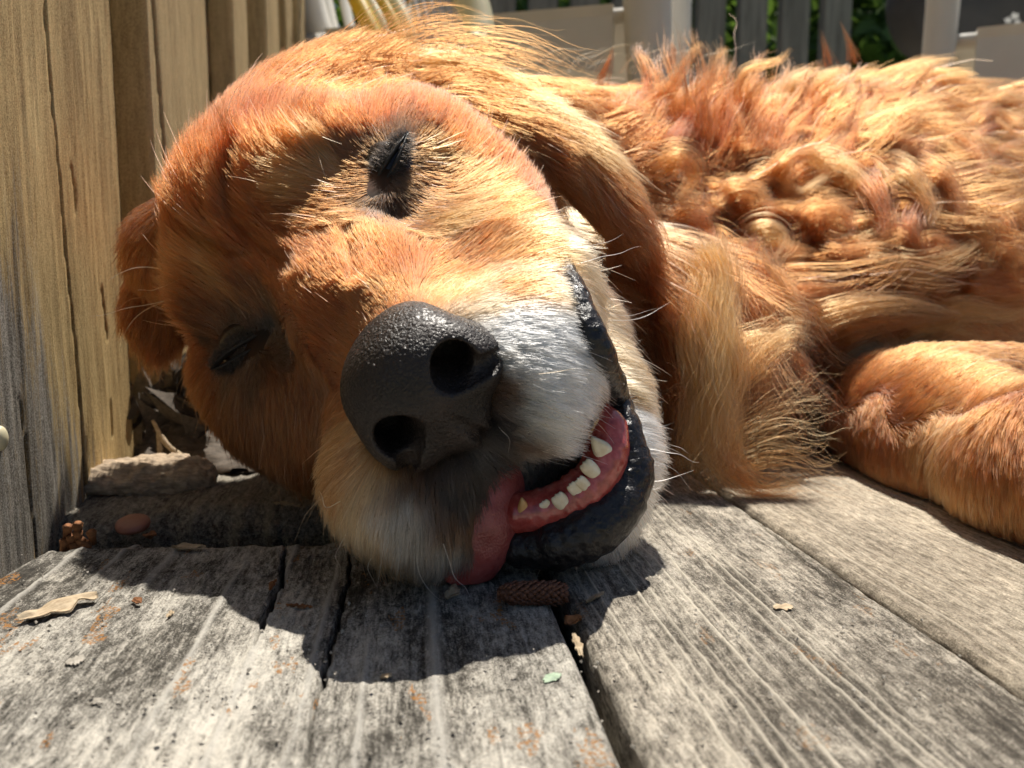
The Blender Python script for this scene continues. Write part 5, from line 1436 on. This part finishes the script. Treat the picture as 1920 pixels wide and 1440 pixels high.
# ------------------------------------------------------------------ hand-laid locks, fringes and single hairs
HP, HR, HC = [], [], []
def depth_path(pts, off, zfix=None):
    """pixel path -> points that float 'off' metres in front of the coat"""
    out = []; last = None
    for q in pts:
        z = q[2] if len(q) > 2 else None
        if z is None:
            c_ = cast(q[0], q[1])[2]
            z = (c_ - off) if c_ is not None and c_ < 1.2 else last
            if z is None:
                for k_ in range(1, 14):
                    c_ = cast(q[0], q[1] + 9 * k_ * (1 if q[1] < 500 else -1))[2]
                    if c_ is not None: z = c_ - off; break
                else: z = .4
        if last is not None and len(q) < 3: z = min(max(z, last - .03), last + .012)
        last = z
        out.append(at(q[0], q[1], z))
    return np.array(out)
def lock(pts, n, w0, w1, col, off=.012, m=14, rad=.00010, spread=.0, wav=.0012, zfix=None, pw=1.0):
    one = n == 1
    D0 = depth_path(pts, off if one else off * .8)
    C0 = spline(D0, m)
    s = np.linspace(0, 1, m)
    rays = nrm(C0 - CAM)
    if not one:        # the root sinks into the coat, the middle stands off it
        C0 = C0 + rays * ((off * 1.3) * np.clip(1 - s / .35, 0, 1) ** 1.5)[:, None]
    T = nrm(np.gradient(C0, axis=0)); a = nrm(np.cross(T, rays)); b = np.cross(T, a)
    g1 = rng.normal(0, .55, n); g2 = rng.normal(0, .45, n)
    wd = (w0 + (w1 - w0) * s ** pw)[None, :]
    fan = 1 + spread * np.abs(rng.normal(0, 1, (n, 1))) * s[None, :] ** 2
    ph = rng.random((n, 1)) * 6.283; fr = 3 + 4 * rng.random((n, 1))
    wob = wav * (np.sin(fr * s[None] * 2 + ph) - np.sin(ph)) * s[None]
    wob2 = wav * (np.cos(fr * s[None] * 2.3 + ph) - np.cos(ph)) * s[None]
    Q = C0[None] + a[None] * (g1[:, None] * wd * fan + wob)[..., None] + b[None] * (g2[:, None] * wd * .7 * fan + wob2)[..., None]
    e0 = .30 * rng.random(n) ** 1.3 if not one else np.zeros(n)
    e1 = 1 - (.50 * rng.random(n) ** 1.6 if not one else np.zeros(n))
    for k in range(3):
        Q[..., k] = np.stack([np.interp(p_ + s * (q_ - p_), s, q) for p_, q_, q in zip(e0, e1, Q[..., k])])
    Q[..., 2] = np.maximum(Q[..., 2], .0015)
    R = rad * .8 * (1.0 - .85 * s[None] ** 1.5) * (.7 + .6 * rng.random((n, 1)))
    HP.append(Q); HR.append(R); HC.append(np.clip(np.asarray(col)[None] * np.exp(rng.normal(0, .22, (n, 1))), .004, .9))
# the long chest tuft and its wisps
def tz(pts, d=0.0): return [(x, y, float(np.interp(y, [440, 700, 930], [.368, .346, .336])) - d) for x, y in pts]
lock(tz([(1320, 450), (1345, 520), (1332, 600), (1356, 690), (1338, 780), (1352, 860), (1385, 915)]), 900, .0085, .0055, (.37, .155, .046), .004, 20, .00011, .7, .0055)
lock(tz([(1300, 480), (1312, 560), (1292, 650), (1318, 760), (1298, 850), (1305, 900)]), 260, .006, .004, (.36, .150, .045), .004, 18, .00011, .6, .003)
lock(tz([(1345, 500), (1368, 600), (1345, 700), (1366, 790), (1345, 870), (1330, 915)], .004), 190, .005, .003, (.42, .21, .078), .004, 18, .00010, .9, .005)
lock(tz([(1335, 760), (1362, 860), (1430, 918), (1510, 905)]), 240, .006, .003, GOLD, .003, 16, .00010, .9, .002)
lock(tz([(1350, 740), (1400, 695), (1450, 645), (1490, 625), (1535, 655)]), 150, .006, .003, BUFF, .003, 14, .00009, 1.6, .002)
lock(tz([(1355, 660), (1395, 640), (1440, 628), (1480, 645)]), 100, .006, .002, BUFF, .003, 12, .00009, 1.5, .002)
lock(tz([(1360, 830), (1430, 790), (1490, 760), (1560, 745)]), 50, .007, .007, BUFF, .003, 14, .00008, 2.0, .003)
lock(tz([(1365, 850), (1450, 820), (1510, 835), (1570, 860)]), 45, .007, .007, BUFF, .003, 14, .00008, 2.0, .003)
lock(tz([(1370, 880), (1460, 860), (1530, 880), (1590, 885)]), 40, .006, .006, GOLD, .003, 14, .00008, 2.0, .003)
for k in range(42):        # loose single hairs around the tuft
    x, y = 1350 + 50 * random.random(), 660 + 220 * random.random()
    dx = 60 + 160 * random.random()
    lock(tz([(x, y), (x + dx * .5, y - 40 * random.random() + 10), (x + dx, y - 70 + 120 * random.random())]), 1, .001, .001, random.choice([BUFF, CREAM, GOLD]), .003, 12, .00007, 0, .003)
for k in range(30):
    x, y = 1310 - 20 * random.random(), 540 + 300 * random.random()
    lock(tz([(x, y), (x - 25, y + 40), (x - 50 - 40 * random.random(), y + 70 * random.random())]), 1, .001, .001, random.choice([BUFF, CREAM, GOLD]), .003, 10, .00007, 0, .002)
for k in range(34):       # loose wavy locks hanging over the chest
    x = random.uniform(1225, 1470); y = random.uniform(430, 600); L = random.uniform(170, 330); ph = random.random() * 6.28; am = random.uniform(10, 26); dr = random.uniform(-.1, .25)
    pts = [(x + dr * L * q + am * math.sin(ph + q * random.uniform(6.5, 8.5)), y + L * q) for q in np.linspace(0, 1, 7) if y + L * q < 915]
    lock(tz(pts, -.045 + .022 * random.random()), 95, .0046, .0010, random.choice([GOLD, BUFF, GINGER, RED, BUFF]), .003, 14, .0001, .5, .0016)
# curls over the shoulder and ribs
curls = [
 [(1560, 470), (1575, 540), (1620, 560), (1670, 545)], [(1600, 300), (1640, 360), (1660, 420), (1650, 450)], [(1640, 310), (1700, 330), (1740, 380), (1745, 430)],
 [(1690, 300), (1760, 330), (1795, 380), (1800, 440)], [(1720, 350), (1700, 420), (1730, 470), (1770, 460)], [(1480, 330), (1540, 300), (1600, 320), (1640, 360)],
 [(1430, 380), (1470, 310), (1520, 290), (1550, 310)], [(1490, 470), (1520, 410), (1580, 400), (1600, 440)], [(1780, 380), (1830, 420), (1850, 480), (1830, 520)],
 [(1840, 380), (1880, 430), (1890, 500), (1910, 560)], [(1700, 250), (1780, 260), (1830, 300), (1850, 330)], [(1540, 540), (1640, 500), (1720, 520), (1800, 540)],
 [(1420, 540), (1500, 600), (1580, 580), (1650, 560)], [(1380, 580), (1450, 560), (1530, 540), (1620, 560)], [(1450, 640), (1560, 590), (1680, 570), (1800, 590)], [(1500, 680), (1600, 620), (1720, 600), (1850, 600)],
 [(1500, 460), (1560, 480), (1630, 470), (1700, 440)], [(1620, 470), (1700, 500), (1790, 480), (1860, 440)], [(1190, 340), (1270, 300), (1300, 330), (1270, 380)], [(1240, 440), (1290, 410), (1330, 430), (1320, 470)],
 [(1390, 470), (1430, 430), (1470, 450), (1450, 500)], [(1330, 400), (1380, 360), (1430, 370), (1440, 410)], [(1750, 560), (1830, 540), (1900, 545), (1960, 530)], [(1700, 640), (1790, 580), (1880, 590), (1960, 570)],
]
for i, c_ in enumerate(curls):
    lock(c_, 190, .0095, .0012, [GOLD, GINGER, BUFF, GOLD, GINGER, BUFF][i % 6], .034, 14, .00012, .5, .0016)
# long wavy locks laid over each other along the lie of the coat
AN = np.array([(1200, 220, .45, -.8), (1350, 220, .35, -.9), (1500, 220, .5, -.8), (1700, 230, .9, -.3), (1880, 230, .98, -.1), (1230, 400, .5, .45), (1350, 380, .7, -.1), (1500, 420, .85, .25), (1700, 420, .88, .38), (1880, 420, .9, .3), (1300, 560, .25, .9), (1450, 560, .85, .3), (1600, 560, .97, .08), (1850, 560, .98, .05), (1480, 660, .9, -.25), (1620, 640, .95, -.2)])
for k in range(150):
    x, y = random.uniform(1190, 1860), random.uniform(215, 640)
    if y > 560 and not 1380 < x < 1640: continue
    L = random.uniform(110, 230); ph = random.random() * 6.28; am = random.uniform(7, 19); fq = random.uniform(5, 9); pts = []
    qx, qy = x, y
    for q in np.linspace(0, 1, 8):
        w_ = 1 / (((AN[:, 0] - qx) ** 2 + (AN[:, 1] - qy) ** 2) + 900); d_ = (AN[:, 2:] * w_[:, None]).sum(0); d_ /= np.linalg.norm(d_)
        o_ = am * (math.sin(ph + fq * q) - math.sin(ph))
        pts.append((qx - d_[1] * o_, qy + d_[0] * o_))
        qx += d_[0] * L / 7; qy += d_[1] * L / 7
    lock(pts, 130, .0068, .0008, random.choice([GINGER, GOLD, BUFF, RED, GOLD, GINGER]), random.uniform(.018, .032), 14, .00011, .4, .0012)
# pointed tufts standing up along the back and shoulder
for i in range(80):
    x = 1240 + 480 * random.random(); y = 205 + 250 * random.random() ** 1.2
    L = 55 + 60 * random.random(); lean = random.uniform(-.15, .45) + (x - 1300) / 1400
    lock([(x, y), (x + lean * L * .4, y - L * .5), (x + lean * L * 1.1 + random.uniform(-12, 12), y - L)], 110, .0070, .0006, random.choice([GINGER, RED, GINGER, GOLD, BROWN]), .014, 9, .00012, .2, .0008, pw=.7)
for a_ in ([(1555, 130), (1548, 95), (1540, 55)], [(1600, 120), (1592, 85), (1575, 40)], [(1120, 170), (1140, 120), (1150, 90)], [(1250, 140), (1262, 100), (1258, 80)]):
    lock(a_, 60, .006, .0006, RED, .008, 8, .0001, 0, .0006, pw=.6)
# fringe of the left ear
for pts, n, c_ in (([(1165, 400), (1195, 470), (1210, 540), (1200, 560)], 200, RED), ([(1180, 420), (1215, 490), (1238, 550), (1250, 610)], 160, RED), ([(1140, 430), (1165, 480), (1180, 530), (1170, 545)], 150, RED), ([(1185, 380), (1225, 450), (1240, 520), (1232, 590)], 110, GINGER),
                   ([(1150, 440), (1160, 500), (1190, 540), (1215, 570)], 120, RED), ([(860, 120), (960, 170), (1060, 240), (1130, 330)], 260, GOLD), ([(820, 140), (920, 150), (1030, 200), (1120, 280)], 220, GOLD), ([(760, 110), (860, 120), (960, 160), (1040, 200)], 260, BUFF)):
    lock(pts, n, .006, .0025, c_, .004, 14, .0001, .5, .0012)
for pts, n, c_ in (([(640, 120), (720, 70), (790, 30), (830, 5)], 120, GINGER), ([(690, 110), (760, 60), (830, 40), (880, 45)], 140, RED), ([(720, 100), (800, 70), (880, 70), (940, 95)], 140, GINGER), ([(600, 130), (680, 80), (730, 40), (760, 20)], 110, GINGER), ([(780, 90), (870, 75), (960, 95), (1040, 130)], 150, GINGER), ([(820, 100), (930, 90), (1030, 120), (1110, 170)], 150, GINGER)):
    lock(pts, n // 3, .009, .006, c_, .006, 12, .0001, .8, .002)
# hairs that hang from the ear's edge across the dark gap
for k in range(14):
    x = 780 + 200 * random.random(); y = 150 + (x - 760) * .55
    lock([(x, y), (x + 60, y + 25 + 20 * random.random()), (x + 130 + 60 * random.random(), y + 70 + 60 * random.random())], 1, .0005, .0005, random.choice([BUFF, GOLD]), .006, 10, .00007, 0, .0015)
locks = build_curves('long_locks', np.concatenate([q if q.shape[1] == 14 else np.stack([np.stack([np.interp(np.linspace(0, 1, 14), np.linspace(0, 1, q.shape[1]), s_[:, k]) for k in range(3)], -1) for s_ in q]) for q in HP]),
                     np.concatenate([r if r.shape[1] == 14 else np.stack([np.interp(np.linspace(0, 1, 14), np.linspace(0, 1, r.shape[1]), s_) for s_ in r]) for r in HR]), np.concatenate(HC), dog)
# whiskers, brow hairs and stray hairs standing off the outline
HP, HR, HC = [], [], []
WH = [[(330, 508), (270, 502), (225, 512), (205, 530)], [(330, 556), (270, 585), (235, 625), (228, 662)], [(330, 560), (250, 575), (170, 592)], [(300, 550), (250, 560), (215, 580)], [(345, 520), (300, 540), (260, 545)],
      [(1050, 470), (1110, 460), (1170, 440)], [(1055, 500), (1130, 480), (1200, 460)], [(1100, 560), (1170, 590), (1240, 575)], [(1090, 640), (1150, 640), (1190, 670)], [(1080, 520), (1130, 530), (1170, 560)], [(1130, 600), (1190, 600), (1260, 570)],
      [(1210, 800), (1250, 830), (1290, 850)], [(1200, 840), (1260, 850), (1310, 870)], [(1190, 770), (1225, 790), (1232, 760)], [(1205, 900), (1250, 900), (1300, 880)], [(1180, 690), (1210, 720), (1220, 760)], [(1215, 860), (1260, 880), (1300, 920)],
      [(660, 960), (620, 930), (575, 960), (555, 1015)], [(650, 1000), (630, 1040), (640, 1080)], [(780, 1040), (790, 1090), (830, 1130)], [(700, 1040), (690, 1070), (710, 1100)], [(830, 1020), (850, 1080), (880, 1120)], [(640, 940), (610, 950), (600, 920)],
      [(935, 800), (955, 830), (945, 870)], [(430, 250), (470, 190), (520, 150)], [(420, 250), (440, 170), (500, 120)], [(540, 260), (590, 250), (640, 270)], [(560, 220), (600, 300), (610, 340)],
      [(1000, 720), (1080, 760), (1150, 830)], [(1010, 700), (1090, 690), (1160, 700)], [(1020, 760), (1090, 800), (1130, 870)], [(1150, 1020), (1165, 1060), (1150, 1090)], [(1080, 1050), (1080, 1085), (1070, 1105)], [(1020, 1050), (1010, 1085), (1020, 1105)]]
for w_ in WH: lock(w_, 1, .0002, .0002, WHITE if random.random() < .7 else CREAM, .003, 12, .00012, 0, .0004)
for k in range(150):      # fine hairs off the upper outline
    x = random.choice([random.uniform(330, 700), random.uniform(620, 1000), random.uniform(900, 1300)])
    y0_ = np.interp(x, [330, 430, 560, 700, 800, 1000, 1300], [350, 245, 120, 80, 70, 120, 125]) + 15
    lean = random.uniform(-.3, 1.0) if x < 700 else random.uniform(.0, 1.3)
    L = random.uniform(25, 80)
    lock([(x, y0_), (x + lean * L * .4, y0_ - L * .45), (x + lean * L * random.uniform(.9, 1.5), y0_ - L * random.uniform(.6, .9))], 1, .0002, .0002, random.choice([CREAM, GOLD, GINGER]), .002, 12, .00007, 0, .0012)
for k in range(200):      # chin bristles
    a_ = random.random(); x, y = np.interp(a_, [0, .3, .6, .85, 1], [1140, 1200, 1205, 1150, 960]), np.interp(a_, [0, .3, .6, .85, 1], [640, 800, 900, 1000, 1045])
    dx, dy = np.interp(a_, [0, .4, .7, 1], [1, 1, .7, .1]), np.interp(a_, [0, .4, .7, 1], [.0, .1, .7, 1])
    L = random.uniform(22, 60); j = random.uniform(-.4, .4)
    lock([(x, y), (x + dx * L * .5, y + dy * L * .5), (x + (dx - j * dy) * L, y + (dy + j * dx) * L)], 1, .0002, .0002, WHITE, .002, 12, .00007, 0, .0008)
build_curves('whiskers', np.concatenate([np.stack([np.stack([np.interp(np.linspace(0, 1, 12), np.linspace(0, 1, q.shape[1]), s_[:, k]) for k in range(3)], -1) for s_ in q]) for q in HP]), np.concatenate(HR), np.concatenate(HC), dog)
